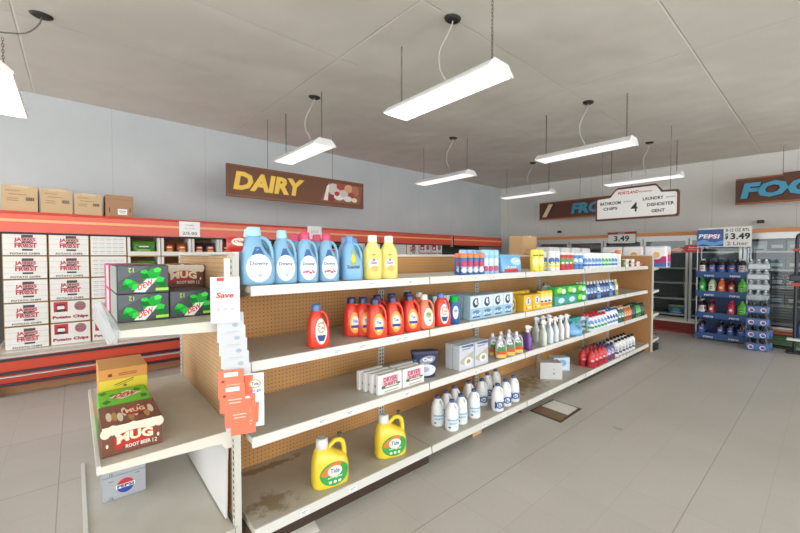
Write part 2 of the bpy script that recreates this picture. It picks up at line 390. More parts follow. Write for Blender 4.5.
# -- downy style softener
def lab_soft(flower):
    def f(l,fn,w,d,h):
        l.ell(fn,.0,.30*h,.36*w,.24*h,M('#f3f6f7',.4),.002,24)
        l.poly(fn,[(-.20*w,.52*h),(.16*w,.52*h),(.04*w,.66*h),(-.10*w,.66*h)],M('#2f5f9e',.4),.003)
        l.text(fn,'Downy',0,.37*h,.52*w,.085*h,M('#2a4a86',.5),.004)
        if flower:
            r=random.Random(3)
            for i in range(9): l.ell(fn,(-.22+.055*i)*w,(.20+.05*r.random())*h,.045*w,.022*h,M(['#e45a74','#f08fa0','#c93b58'][i%3],.5),.0045,8)
        else:
            l.ell(fn,0,.20*h,.13*w,.05*h,M('#cfdfe6',.5),.0045,12); l.ell(fn,.03*w,.17*h,.06*w,.02*h,M('#a7c3ce',.5),.005,10)
    return f
BIGDOWNY=Proto('softener_bottle','bottle',jug(.172,.12,.30,'#86b8d8','#a9dde6',.17,.44,label=lab_soft(0)))
DOWNY=Proto('softener_bottle','bottle',jug(.135,.10,.29,'#86b8d8','#a9dde6',.17,.42,label=lab_soft(0)))
DOWNYP=Proto('softener_bottle','bottle',jug(.125,.10,.285,'#86b8d8','#dc3a6c',.17,.44,label=lab_soft(1)))
def lab_suav(l,fn,w,d,h):
    l.poly(fn,[(-.12*w,.34*h),(.12*w,.34*h),(.17*w,.5*h),(.08*w,.7*h),(-.08*w,.7*h)],M('#9fb84c',.5),.002); l.ell(fn,0,.5*h,.1*w,.1*h,M('#e4cf3c',.5),.003,12)
    l.text(fn,'Suavitel',0,.31*h,.55*w,.08*h,M('#243b78',.5),.004,bold=.02)
SUAV=Proto('softener_bottle','bottle',jug(.135,.10,.275,'#7fb6dd','#6a9cd6',.16,.38,label=lab_suav))
def lab_yel(l,fn,w,d,h):
    l.ell(fn,0,.36*h,.33*w,.25*h,M('#f2dc72',.4),.002); l.ell(fn,-.02*w,.36*h,.27*w,.10*h,M('#f3eef0',.4),.003); l.ell(fn,.06*w,.25*h,.2*w,.07*h,M('#f0b460',.4),.0032)
    l.text(fn,'Gain',0,.38*h,.34*w,.07*h,M('#a33a6a',.5),.004,shear=.2,bold=.02); l.ell(fn,.0,.56*h,.1*w,.02*h,M('#e08a4a',.5),.003,10); l.ell(fn,0,.445*h,.07*w,.035*h,M('#7390b8',.5),.0045,10)
YEL=Proto('softener_bottle','bottle',bottle(.125,.085,.285,'#f3e484','#f5f5f3',.14,.5,lab_yel,.66,2.6,rough=.3))
# -- tide style
def lab_tide(l,fn,w,d,h):
    l.ell(fn,-.01*w,.36*h,.27*w,.27*h,M('#f3a843',.4),.002); l.ell(fn,-.01*w,.37*h,.20*w,.17*h,M('#fbe9c0',.4),.003)
    l.ell(fn,-.01*w,.40*h,.14*w,.10*h,M('#e9f0f6',.4),.0035,14)
    l.text(fn,'Tide',-.01*w,.41*h,.24*w,.08*h,M('#1e3f96',.5),.0045,bold=.02); l.rect(fn,-.0*w,.27*h,.44*w,.07*h,M('#2b3f93',.5),.0045); l.rect(fn,-.0*w,.19*h,.26*w,.03*h,M('#f6d25a',.5),.0045)
TIDE=Proto('laundry_detergent','bottle',jug(.118,.09,.225,'#e8432d','#2b2f63',.19,.46,label=lab_tide))
def lab_tide2(l,fn,w,d,h):
    l.ell(fn,.03*w,.38*h,.26*w,.30*h,M('#e9eef2',.4),.002); l.ell(fn,.03*w,.47*h,.18*w,.13*h,M('#f0a13c',.4),.003); l.ell(fn,.03*w,.47*h,.13*w,.09*h,M('#f5f5f5',.4),.0035,12)
    l.text(fn,'Tide',.03*w,.47*h,.24*w,.075*h,M('#1e3f96',.5),.0045,bold=.02); l.poly(fn,[(-.17*w,.30*h),(.23*w,.30*h),(.14*w,.16*h),(-.08*w,.16*h)],M('#25407e',.5),.003)
TIDE1=Proto('laundry_detergent','bottle',jug(.118,.09,.225,'#e8432d','#5677b4',.18,.42,label=lab_tide2))
def lab_peach(l,fn,w,d,h):
    l.ell(fn,.05*w,.36*h,.27*w,.26*h,M('#f2efe4',.4),.002); l.ell(fn,.05*w,.43*h,.17*w,.10*h,M('#aebd8c',.4),.003,14); l.text(fn,'Tide',.05*w,.44*h,.22*w,.07*h,M('#5a6a4c',.5),.0045,bold=.02); l.rect(fn,.12*w,.27*h,.16*w,.03*h,M('#29355f',.5),.0045)
PEACH=Proto('laundry_detergent','bottle',jug(.12,.09,.225,'#f0805a','#f1efea',.18,.42,label=lab_peach))
def lab_blue(l,fn,w,d,h):
    l.ell(fn,.08*w,.42*h,.28*w,.24*h,M('#dfe9f0',.4),.002); l.ell(fn,.08*w,.48*h,.16*w,.06*h,M('#7ab7c8',.4),.003,12); l.ell(fn,.05*w,.30*h,.15*w,.08*h,M('#f0f4f8',.4),.0035,12)
BLUEG=Proto('dish_rinse','bottle',bottle(.085,.07,.215,'#2d62a8','#12b54a',.19,.82,lab_blue,.72,2.6,.04))
def lab_big(l,fn,w,d,h):
    l.ell(fn,.03*w,.30*h,.40*w,.24*h,M('#3aa24a',.4),.002,24); l.ell(fn,-.06*w,.41*h,.30*w,.085*h,M('#ef7a3c',.4),.003,18,.45)
    l.ell(fn,.03*w,.36*h,.20*w,.11*h,M('#f4f0dc',.4),.0035); l.text(fn,'Tide',.03*w,.37*h,.26*w,.10*h,M('#1e3f96',.5),.0045,bold=.02)
    l.text(fn,'simply',.04*w,.24*h,.42*w,.05*h,M('#f2f6ec',.5),.0045,bold=.02)
    for i in range(3): l.ell(fn,(-.10+.13*i)*w,.145*h,.045*w,.03*h,M('#f2f6ec',.5),.0045,10)
def bigjug():
    w,d,h=.222,.13,.285; bm=M('#eed23a',.33,coat=.3)
    secs=[(0,0,0,.42*w,.42*d,3),(.015*h,0,0,.48*w,.47*d,3),(.06*h,0,0,.5*w,.5*d,3),(.40*h,0,0,.5*w,.5*d,3),(.56*h,-.02*w,0,.46*w,.47*d,3),(.64*h,-.10*w,0,.36*w,.42*d,2.6),(.72*h,-.17*w,0,.26*w,.36*d,2.4),(.78*h,-.22*w,0,.19*w,.26*d,2.2),(.82*h,-.22*w,0,.15*w,.2*d,2)]
    b=MB().loft(secs,bm,24)
    b.tube([(-.1*w,0,.70*h),(.0*w,0,.80*h),(.12*w,0,.88*h),(.26*w,0,.885*h),(.36*w,0,.82*h),(.40*w,0,.70*h),(.40*w,0,.58*h),(.40*w,0,.45*h)],[.05*w,.06*w,.065*w,.07*w,.07*w,.065*w,.07*w,.09*w],bm,10,flat=1.3)
    c=MB().loft([(.80*h,-.22*w,0,.165*w,.165*w,2),(.86*h,-.22*w,0,.17*w,.17*w,2),(.985*h,-.22*w,0,.155*w,.155*w,2),(h,-.22*w,0,.13*w,.13*w,2)],M('#dcdcd8',.15,coat=.5),20)
    v=MB().loft([(.93*h,.27*w,0,.04*w,.04*w,2),(.97*h,.27*w,0,.045*w,.045*w,2),(.995*h,.27*w,0,.07*w,.045*w,3),(1.02*h,.27*w,0,.06*w,.04*w,3)],M('#4a4a3c',.4),10)
    l=MB(); lab_big(l,loftf(secs),w,d,h)
    return [('body',b),('cap',c,'clear measuring cap'),('tap',v,'dark pour tap'),('label',l)]
BIGJUG=Proto('laundry_detergent','bottle',bigjug())
def bleach(lab):
    w,d,h=.108,.108,.235; bm=M('#eeF0f0'.lower(),.4,coat=.2)
    secs=[(0,0,0,.42*w,.42*d,2.3),(.02*h,0,0,.48*w,.48*d,2.3),(.08*h,0,0,.5*w,.5*d,2.3),(.40*h,0,0,.5*w,.5*d,2.2),(.47*h,0,0,.47*w,.47*d,2.2),(.53*h,0,0,.49*w,.49*d,2.2),(.62*h,-.04*w,0,.42*w,.44*d,2.1),(.74*h,-.08*w,0,.31*w,.36*d,2),(.84*h,-.07*w,0,.22*w,.26*d,2),(.90*h,-.03*w,0,.17*w,.17*w,2),(.93*h,0,0,.155*w,.155*w,2)]
    b=MB().loft(secs,bm,20); b.tube([(.05*w,0,.86*h),(.2*w,0,.86*h),(.32*w,0,.79*h),(.40*w,0,.69*h),(.43*w,0,.57*h)],[.07*w,.08*w,.08*w,.08*w,.09*w],bm,8,flat=1.2)
    c=MB().cyl(0,0,.915*h,h,.19*w,M('#3f5590',.4),16)
    l=MB(); fn=loftf(secs)
    if lab==0: l.rect(fn,0,.26*h,.80*w,.30*h,M('#dce8f0',.4),.0015,g=8); l.rect(fn,0,.385*h,.84*w,.05*h,M('#8fbcd8',.4),.0025,g=8); l.text(fn,'BLEACH',-.05*w,.28*h,.5*w,.06*h,M('#4a76a8',.5),.003); l.rect(fn,-.3*w,.15*h,.12*w,.05*h,M('#27457e',.5),.003,g=2)
    else:
        l.rect(fn,0,.26*h,.84*w,.34*h,M('#d8e0ea',.4),.0015,g=8); l.ell(fn,0,.26*h,.33*w,.13*h,M('#2d4c86',.4),.0025,16); l.ell(fn,0,.26*h,.22*w,.085*h,M('#dfe6f0',.4),.003,16); l.text(fn,'lc',0,.26*h,.26*w,.12*h,M('#2d4c86',.5),.0035,bold=.03); l.rect(fn,-.32*w,.26*h,.1*w,.24*h,M('#2d4c86',.5),.003,g=2); l.rect(fn,.32*w,.26*h,.1*w,.24*h,M('#2d4c86',.5),.003,g=2)
    return [('body',b),('cap',c,'blue screw cap'),('label',l)]
BL0=Proto('bleach_bottle','bottle',bleach(0)); BL1=Proto('bleach_bottle','bottle',bleach(1))
# ---------------------------------------------------------------- products on the aisle side
Z1,Z2,Z3,Z0=1.331,.956,.576,.126
TURN={'bottle','can','tub'}
def P(pr,x,y,z,l,rz=0,g=None,sc=1):
    if pr.cat in TURN and x<6.8 and 1.7<y<2.45 and not (pr.name=='spray_bottle'): rz=rz-.72*math.atan2(x,y)
    return pr.put((x,y,z),l,rz,g,sc)
def rr(a=.08): return random.uniform(-a,a)
P(BIGDOWNY,.722,1.965,Z1,'large pale blue softener bottle with pale cap, first on the top shelf',.05,'softener bottles')
P(BIGDOWNY,.765,2.13,Z1,'large pale blue softener bottle hidden behind the first on the top shelf',.1,'softener bottles')
P(DOWNY,.872,1.97,Z1,'pale blue softener bottle with pale cap, second on the top shelf',.05,'softener bottles')
P(DOWNYP,1.003,1.96,Z1,'blue softener bottle with pink cap and flower label beside the pale capped one',.05,'softener bottles')
P(DOWNYP,1.14,1.96,Z1,'blue softener bottle with pink cap and flower label beside the round yellow labelled one',.05,'softener bottles')
P(DOWNYP,1.02,2.12,Z1,'pink capped blue softener bottle at the back, left one of two',0,'softener bottles')
P(DOWNYP,1.165,2.12,Z1,'pink capped blue softener bottle at the back, right one of two',0,'softener bottles')
P(SUAV,1.305,1.96,Z1,'sky blue softener bottle with blue cap and yellow green label',.05,'softener bottles')
P(SUAV,1.375,2.12,Z1,'sky blue softener bottle behind the yellow green labelled one',.0,'softener bottles')
P(SUAV,1.50,2.20,Z1,'sky blue softener bottle farthest back near the yellow bottles',.0,'softener bottles')
P(YEL,1.465,1.96,Z1,'left of two pale yellow softener bottles with white caps',.05,'yellow softener bottles')
P(YEL,1.60,1.96,Z1,'right of two pale yellow softener bottles with white caps',.05,'yellow softener bottles')
# aerosols
def lab_air(c1,c2,t=None):
    def f(l,fn,w,d,h):
        l.ell(fn,0,.50*h,.34*w,.16*h,M(c1,.4),.0015,12); l.ell(fn,.02*w,.22*h,.36*w,.12*h,M(c2,.4),.002,12)
        if t: l.text(fn,t,0,.36*h,.7*w,.06*h,M('#f4f6f8',.5),.003,bold=.02)
    return f
AIRO=Proto('air_freshener_can','can',can(.033,.175,'#3f6aa8','#f08a62',.2,lab_air('#c8285a','#dfe6ee','Glade')))
AIRB=Proto('air_freshener_can','can',can(.034,.205,'#9cc8e8','#a9d4f2',.22,lab_air('#dcecf6','#c04a70','Glade')))
for i in range(4): P(AIRO,2.345+i*.074,1.93,Z1,f'{ORD[i]} orange capped air freshener can from the left in the front row',0,'orange capped air fresheners')
for i in range(4):
    P(AIRO,2.37+i*.074,2.0,Z1,f'{ORD[i]} orange capped air freshener can from the left in the second row',0,'orange capped air fresheners')
    P(AIRB,2.52+i*.078,2.08,Z1,f'{ORD[i]} light blue capped air freshener can from the left in the back row',0,'light blue air fresheners')
for i in range(3): P(AIRB,2.645+i*.072,1.94,Z1,f'{ORD[i]} light blue air freshener can from the left beside the orange capped ones',0,'light blue air fresheners')
def pouch(w,d,h,body,art):
    secs=[(0,0,0,.47*w,.5*d,3),(.02,0,0,.48*w,.5*d,3),(.5*h,0,0,.49*w,.42*d,2.6),(.85*h,0,0,.5*w,.15*d,2.4),(.93*h,0,0,.51*w,.04*d,2),(h,0,0,.52*w,.02*d,2)]
    b=MB().loft(secs,M(body,.3,coat=.3),24); fn=loftf(secs); l=MB(); art(l,fn,w,d,h); return [('pouch',b),('label',l)]
def art_xtra(l,fn,w,d,h):
    l.ell(fn,.15*w,.62*h,.28*w,.22*h,M('#b8dcee',.4),.002); l.text(fn,'Cool',.15*w,.66*h,.4*w,.2*h,M('#f4f8fa',.5),.004,shear=.2,bold=.02); l.rect(fn,-.12*w,.12*h,.6*w,.18*h,M('#c8252c',.5),.003); l.text(fn,'heat',-.1*w,.33*h,.4*w,.13*h,M('#f6f6f6',.5),.004,bold=.02)
BAG=Proto('detergent_pouch','pouch',pouch(.33,.09,.165,'#6fb0da',art_xtra)); P(BAG,3.06,1.96,Z1,'light blue detergent pouch with red patch between the aerosol cans and yellow bottles',.0)
P(BAG,3.12,2.07,Z1,'light blue pouch with a white top edge behind the front pouch',.0)
def lab_yb(l,fn,w,d,h): l.ell(fn,0,.45*h,.36*w,.2*h,M('#f6ea9a',.4),.002,12); l.rect(fn,0,.74*h,.6*w,.05*h,M('#4a5f96',.5),.003)
YB=Proto('starch_can','can',can(.043,.215,'#f0dc50','#f2e060',.2,lab_yb))
for i in range(2):
    P(YB,3.44+i*.1,1.93,Z1,['left','right'][i]+' of two yellow cans in front with yellow caps on the top shelf',0,'yellow cans')
def lab_stripe(c1,c2,c3,tx=None):
    def f(l,fn,w,d,h):
        l.ell(fn,0,.50*h,.40*w,.17*h,M(c1,.4),.0015,12); l.rect(fn,0,.24*h,.80*w,.14*h,M(c2,.4),.002,g=6); l.ell(fn,.05*w,.40*h,.2*w,.06*h,M(c3,.4),.0025,10)
        if tx: l.text(fn,tx,0,.52*h,.6*w,.06*h,M('#f6f6f6',.5),.003,bold=.02)
    return f
def line_up(pr,x0,x1,n,y,z,desc,group,rows=1,dy=.075,sc=1,off=.0):
    for r in range(rows):
        for i in range(n):
            x=x0+(x1-x0)*(i+.5)/n+r*off
            rn=['front','second','third'][r]
            P(pr,x,y+r*dy,z,f'{desc}, {rn} row, {ORD[i]} from left',rr(.1),group,sc)
CWY=Proto('cleaner_can','can',can(.04,.205,'#eef0e4','#f0f2f2',.2,lab_stripe('#3f68b8','#ecd94a','#e8e060')))
CGR=Proto('cleaner_can','can',can(.045,.195,'#3da64c','#eef0f0',.14,lab_stripe('#2f9a3c','#c02a34','#e8e8e0')))
CRG=Proto('cleaner_can','can',can(.045,.195,'#c8313a','#ece8e6',.14,lab_stripe('#3aa04c','#b01c28','#f0e0d8')))
CBL=Proto('cleaner_can','can',can(.042,.19,'#4d8fcb','#e8eef2',.14,lab_stripe('#dce9f2','#3a6cb4','#6ab0dc')))
CWB=Proto('wipes_canister','can',can(.045,.19,'#e4ecf0','#f2f4f4',.14,lab_stripe('#5a88c8','#3e66b0','#9cc8e0')))
CWG=Proto('wipes_canister','can',can(.045,.19,'#e4eee8','#f2f4f4',.14,lab_stripe('#46a26a','#2f8f5a','#a8d8b0')))
line_up(CWY,3.72,3.93,2,1.93,Z1,'blue and yellow printed white can, top shelf','white and yellow cans',2)
line_up(CRG,3.95,4.24,3,1.93,Z1,'red and green cleaner can on the top shelf','red and green cans',2)
line_up(CBL,4.26,4.50,2,1.93,Z1,'mid blue cleaner can on the top shelf','mid blue cans',2)
line_up(CWB,4.52,5.02,5,1.93,Z1,'white canister with blue print on the top shelf','white and blue canisters',2)
line_up(CWG,5.03,5.34,3,1.93,Z1,'white canister with green print on the top shelf','white and green canisters',2)
line_up(CWB,5.36,5.54,2,1.93,Z1,'white canister with blue print right of the green printed ones','white and blue canisters',1)
P(Proto('aerosol_can','can',can(.038,.235,'#f0efec','#ef8a4c',.22,lab_stripe('#e8e8e4','#d8dad8','#c8ccd0'))),5.70,1.95,Z1,'tall white aerosol can with an orange cap alone near the shelf end')
SB=[]
for i,(c,wd,hh) in enumerate((('#7d8a4a',.07,.1),('#f2efe6',.08,.11),('#5b3a2c',.06,.085),('#e9e6df',.1,.11),('#b23c34',.09,.075),('#f4f2ee',.11,.07),('#c23a38',.07,.06))):
    n=['olive','white','brown','tall white','red','low white','small red'][i]
    pr=Proto('small_box','box',[('carton',carton(wd,.06,hh,c,lambda b,fn,w,d,h: b.rect(fn,0,h*.5,w*.6,h*.25,M('#d8c8b8',.5),.002,g=1)))]); P(pr,5.88+i*.115,1.95,Z1,f'{n} small box on the last section of the top shelf',rr())
# ---- second shelf
P(TIDE1,1.068,1.955,Z2,'red orange detergent bottle standing alone on the second shelf',.15,'red detergent bottles',1.1)
for x,y,l in ((1.475,1.925,'front row left'),(1.63,1.935,'front row middle'),(1.79,1.94,'front row right')): P(TIDE,x,y,Z2,f'red detergent bottle with navy cap in the group of eight, {l}',.1,'red detergent bottles',1.13)
for x,y,l in ((1.39,2.07,'far left'),(1.455,2.03,'second from left'),(1.62,2.09,'third from left'),(1.76,2.10,'fourth in the back row'),(1.93,2.11,'rightmost of the back row')): P(TIDE,x,y,Z2,f'navy capped red detergent bottle at the back, {l}',.1,'red detergent bottles',1.13)
P(PEACH,1.93,1.935,Z2,'peach detergent bottle with white cap in front on the second shelf',.1,'peach detergent bottles',1.1)
P(PEACH,2.03,2.09,Z2,'peach detergent bottle with white cap directly behind the front one',.1,'peach detergent bottles',1.1); P(PEACH,2.03,2.24,Z2,'peach detergent bottle with white cap farthest back',.1,'peach detergent bottles',1.1)
P(TIDE1,2.105,1.935,Z2,'red detergent bottle with blue cap between the peach and the blue bottle',.1,'red detergent bottles',1.1)
P(BLUEG,2.235,1.93,Z2,'dark blue bottle with bright green cap on the second shelf')
def art_j(b,fn,w,d,h):
    b.rect(fn,0,h*.72,w*.94,h*.5,M('#dbe9f0',.5),.001,g=1); b.rect(fn,0,h*.25,w*.94,h*.44,M('#9cc4dc',.5),.001,g=1)
    b.ell(fn,-.05*w,.70*h,.26*w,.20*h,M('#27395e',.5),.002,16); b.ell(fn,.0,.74*h,.17*w,.12*h,M('#e6f0f4',.5),.003,14); b.rect(fn,.06*w,.78*h,.10*w,.24*h,M('#27395e',.5),.0035,g=1)
    b.ell(fn,0,.32*h,.3*w,.08*h,M('#5a88b0',.5),.002,12); b.rect(fn,0,.12*h,.6*w,.05*h,M('#34577c',.5),.003,g=1)
    for i in range(4): b.ell(fn,(-.3+.2*i)*w,(.2+.05*(i%2))*h,.07*w,.04*h,M('#dceaf2',.5),.003,8)
JB=Proto('detergent_box','box',[('carton',carton(.155,.075,.20,'#a8c4d2',art_j))],'light blue boxes')
for i in range(4): P(JB,2.50+i*.155,1.955,Z2,f'light blue box with a dark round logo, {ORD[i]} from the left in front',0)
for i in range(3): P(JB,2.50+i*.155,2.045,Z2,f'light blue box with a dark round logo, {ORD[i]} from the left in the second row',0)
for i in range(3): P(JB,2.27+i*.157,2.15,Z2,f'light blue box in the back row behind the bottles, {ORD[i]} from the left',0)
def lab_br(l,fn,w,d,h): l.ell(fn,0,.4*h,.34*w,.25*h,M('#6a4a28',.4),.002,12); l.ell(fn,0,.42*h,.2*w,.12*h,M('#d8b050',.4),.003,12)
BR=Proto('polish_bottle','bottle',bottle(.07,.055,.185,'#b99428','#7a5a2c',.12,.4,lab_br,.7,3))
P(BR,3.06,1.94,Z2,'bronze bottle left of the yellow boxes on the second shelf'); 
def art_y(b,fn,w,d,h):
    b.rect(fn,0,h*.5,w*.92,h*.94,M('#f0bf2e',.5),.001,g=1); b.ell(fn,0,.62*h,.28*w,.24*h,M('#dfe3ee',.5),.002,14); b.text(fn,'S',0,.62*h,.22*w,.3*h,M('#3c4f9a',.5),.003,bold=.04); b.rect(fn,.0,.22*h,.7*w,.14*h,M('#f4e2a0',.5),.002,g=1); b.ell(fn,-.2*w,.2*h,.12*w,.08*h,M('#d9792c',.5),.003,10)
YX=Proto('wipes_box','box',[('carton',carton(.155,.11,.155,'#e0b52a',art_y))],'yellow boxes')
YC=Proto('wipes_canister','can',can(.041,.175,'#f0d464','#f3c93a',.14,lab_stripe('#e8e4dc','#e0862e','#3c4f9a')))
for i in range(2): P(YX,3.27+i*.165,1.95,Z2,['left','right'][i]+' yellow box with a blue S mark on the second shelf')
line_up(YC,3.52,3.76,3,1.93,Z2,'yellow topped wipes canister beside the yellow boxes','yellow wipes canisters')
for i in range(5): P(YC,3.18+i*.09,2.08,Z2,f'yellow topped canister behind the yellow boxes, {ORD[i]} from the left',0,'yellow wipes canisters')
CLJ=Proto('clear_jug','bottle',jug(.16,.11,.235,'#c4cfc8','#2f5a48',.1,.26,label=lambda l,fn,w,d,h:(l.ell(fn,0,.3*h,.3*w,.16*h,M('#e6ece6',.4),.002),l.ell(fn,0,.3*h,.16*w,.07*h,M('#5a8a6a',.4),.003,12))))
P(CLJ,3.93,2.06,Z2,'clear jug with dark green cap behind the wipes canisters'); 
def art_g(b,fn,w,d,h):
    b.rect(fn,0,h*.5,w*.94,h*.9,M('#2fb04a',.4),.001,g=1); b.ell(fn,-.15*w,.6*h,.26*w,.3*h,M('#a6e05a',.4),.002,14); b.ell(fn,.2*w,.45*h,.2*w,.3*h,M('#d6efe4',.4),.003,14); b.rect(fn,.0,.15*h,.7*w,.14*h,M('#1c7f4a',.4),.003,g=1)
GP=Proto('dishwasher_tablet_pack','pack',[('pack',carton(.24,.10,.10,'#3cb85a',art_g,bev=.012))],'green packs')
GP2=Proto('dishwasher_tablet_pack','pack',[('pack',carton(.24,.10,.10,'#52b0a8',lambda b,fn,w,d,h:(b.rect(fn,0,h*.5,w*.9,h*.8,M('#3f9f90',.4),.001,g=1),b.ell(fn,0,.5*h,.3*w,.3*h,M('#c6e6ec',.4),.002,14)),bev=.012))],'green packs')
for i in range(3):
    P((GP,GP2,GP)[i] if i==1 else GP if i==2 else GP2,3.93+i*.25,1.94,Z2,f'lower {["teal","teal green","bright green"][i]} tablet pack, {ORD[i]} from the left on the second shelf')
    P(GP,3.93+i*.25,1.94,Z2+.1,f'upper green tablet pack, {ORD[i]} from the left on the second shelf')
DB=Proto('dish_soap_bottle','bottle',bottle(.078,.05,.21,'#27407e','#dfe6ea',.12,.36,lab_stripe('#7ea2cc','#1e3468','#d0dcea'),.66,2.6,.03))
DB2=Proto('dish_soap_bottle','bottle',bottle(.078,.05,.21,'#6f9cc8','#eef2f4',.12,.36,lab_stripe('#e4ecf4','#3a66a8','#27407e'),.66,2.6,.03))
YG=Proto('dish_soap_bottle','bottle',bottle(.078,.05,.21,'#c2b84a','#e6e6da',.12,.36,lab_stripe('#e9e6b0','#8a8a34','#f0ecd0'),.66,2.6,.03))
for r in range(2):
    for i in range(11):
        pr=YG if i==10 else (DB2 if i%4==0 else DB); n='yellow green' if i==10 else ('pale blue' if i%4==0 else 'dark blue')
        P(pr,4.58+i*.098,1.93+r*.08,Z2,f'{n} dish soap bottle on the second shelf, {ORD[i]} from left, {["front","back"][r]} row',rr(),'dish soap bottles')
# ---- third shelf
def art_sheet(b,fn,w,d,h):
    b.rect(fn,0,.62*h,.68*w,.5*h,M('#e8b9c2',.5),.001,g=1,shear=.12)
    b.text(fn,'DRYER',0,.72*h,.58*w,.24*h,M('#b03a5a',.5),.002,bold=.03); b.text(fn,'SHEETS',.02*w,.47*h,.58*w,.18*h,M('#9c2c50',.5),.002,bold=.03)
    b.ell(fn,-.30*w,.36*h,.09*w,.08*h,M('#3f7a4c',.5),.002,8); b.ell(fn,.36*w,.40*h,.08*w,.06*h,M('#3f7a4c',.5),.002,8); b.rect(fn,0,.30*h,.72*w,.07*h,M('#8aa48c',.5),.0015,g=1); b.rect(fn,.05*w,.12*h,.6*w,.06*h,M('#c8a8b0',.5),.001,g=1)
DS=Proto('dryer_sheet_box','box',[('carton',carton(.205,.030,.128,'#eeedea',art_sheet))],'dryer sheet boxes')
for i in range(4): P(DS,1.575-.012*i,1.925+i*.055,Z3,f'white dryer sheet box, left stack, {ORD[i]} from the front',.02)
for i in range(3): P(DS,1.79-.004*i,1.925+i*.055,Z3,f'white dryer sheet box, right stack, {ORD[i]} from the front',.02)
def art_oxi(l,fn,w,d,h):
    l.ell(fn,.05*w,.68*h,.30*w,.15*h,M('#8c90a4',.4),.002,14,.2); l.text(fn,'Oxi',.05*w,.70*h,.36*w,.15*h,M('#eceef2',.5),.003,bold=.03,shear=.1); l.ell(fn,.0,.30*h,.36*w,.22*h,M('#dfe2e8',.4),.002); l.ell(fn,-.05*w,.33*h,.16*w,.10*h,M('#b0b4c8',.4),.003,12); l.rect(fn,-.40*w,.62*h,.12*w,.16*h,M('#3f8fc0',.4),.003)
def oxip():
    w,d,h=.20,.09,.185; secs=[(0,0,0,.36*w,.45*d,3),(.02,0,0,.38*w,.5*d,3),(.5*h,0,0,.42*w,.46*d,3),(.86*h,0,0,.48*w,.40*d,3),(.9*h,0,0,.5*w,.42*d,4),(h,0,0,.5*w,.42*d,4)]
    l=MB(); art_oxi(l,loftf(secs),w,d,h); return [('tub',MB().loft(secs[:5],M('#363a58',.9),20)),('lid',MB().loft(secs[4:],M('#4a4d62',.9),20)),('label',l)]
P(Proto('stain_remover_tub','tub',oxip()),1.985,2.0,Z3,'dark stain remover tub with flared lid beside the dryer sheet boxes',.05,None,1.06)
def art_gw(b,fn,w,d,h):
    b.poly(fn,[(-.46*w,.97*h),(.46*w,.97*h),(.46*w,.86*h),(-.3*w,.90*h)],M('#55668e',.5),.001); b.poly(fn,[(-.46*w,.42*h),(.46*w,.68*h),(.46*w,.4*h),(0,.14*h),(-.46*w,.3*h)],M('#b9b2a4',.5),.001); b.ell(fn,.08*w,.3*h,.27*w,.18*h,M('#e9e9e8',.5),.002,16); b.ell(fn,.1*w,.31*h,.14*w,.09*h,M('#a8937a',.5),.003,12); b.rect(fn,-.05*w,.82*h,.6*w,.05*h,M('#8c94ac',.5),.002,g=1)
GWB=Proto('filter_box','box',[('carton',carton(.185,.07,.20,'#cdd2da',art_gw))],'white and blue boxes')
for i in range(2):
    for j in range(2): P(GWB,2.36+i*.195,1.935+j*.078,Z3,f'white box with a grey swirl, {["left","right"][i]} stack, {ORD[j]} from the front',.03)
def lab_pine(l,fn,w,d,h): l.ell(fn,0,.40*h,.38*w,.16*h,M('#3f8a44',.4),.002,12); l.rect(fn,0,.26*h,.84*w,.16*h,M('#d4502c',.4),.0025); l.rect(fn,0,.12*h,.86*w,.16*h,M('#ecc44a',.4),.002); l.ell(fn,0,.62*h,.3*w,.12*h,M('#f2f2f0',.4),.002,12); l.text(fn,'Glo',0,.62*h,.36*w,.09*h,M('#333a60',.5),.003,bold=.02)
PN=Proto('floor_cleaner','bottle',jug(.105,.06,.20,'#b9bcc6','#f0f0f0',.1,.3,label=lab_pine))
for i in range(3): P(PN,2.86+i*.135,1.92,Z3,f'grey floor cleaner bottle with orange and green label, {ORD[i]} from the left',.05,'floor cleaner bottles'); P(PN,2.89+i*.135,2.02,Z3,f'grey floor cleaner bottle behind the front ones, {ORD[i]} from the left',.05,'floor cleaner bottles')
P(Proto('spray_bottle','bottle',spray(.105,.06,.235,'#7c4ea2','#f2f0f2',lab_stripe('#d8c4e4','#5c2f86','#c42c6a'))),3.32,1.93,Z3,'purple spray bottle with white trigger head on the third shelf',1.2)
SPG=Proto('spray_bottle','bottle',spray(.10,.06,.255,'#d8e2d6','#f4f4f4',lab_stripe('#f0f2ee','#8ac04a','#c8d8c0')))
SPB=Proto('spray_bottle','bottle',spray(.09,.06,.265,'#dde7ee','#f4f4f4',lab_stripe('#e8eef4','#7c98c4','#3c5c98')))
SPP=Proto('spray_bottle','bottle',spray(.09,.06,.265,'#eeecec','#f4f4f4',lab_stripe('#f4f2f2','#c4a0b4','#888')) if 0 else spray(.09,.06,.265,'#eeecec','#f4f4f4',lab_stripe('#f4f2f2','#c4a0b4','#8c8890')))
P(SPG,3.60,1.92,Z3,'spray bottle with a green base label, leftmost of the spray bottles',1.2)
for i in range(2): P(SPB,3.74+i*.115,1.92,Z3,['left','right'][i]+' white and blue spray bottle in front on the third shelf',1.2,'white spray bottles')
for i in range(2): P(SPP,4.0+i*.13,1.93,Z3,['left','right'][i]+' white and mauve spray bottle in front on the third shelf',1.2,'white spray bottles')
for i in range(3): P(SPB,3.68+i*.13,2.04,Z3,f'white spray bottle in the second row, {ORD[i]} from the left',1.2,'white spray bottles')
P(Proto('blue_jug','bottle',jug(.19,.09,.16,'#64a6d8','#5a98cc',.12,.3,label=lambda l,fn,w,d,h:l.ell(fn,0,.3*h,.3*w,.15*h,M('#8fc0e4',.4),.002))),4.29,1.92,Z3,'light blue low jug beside the spray bottles')
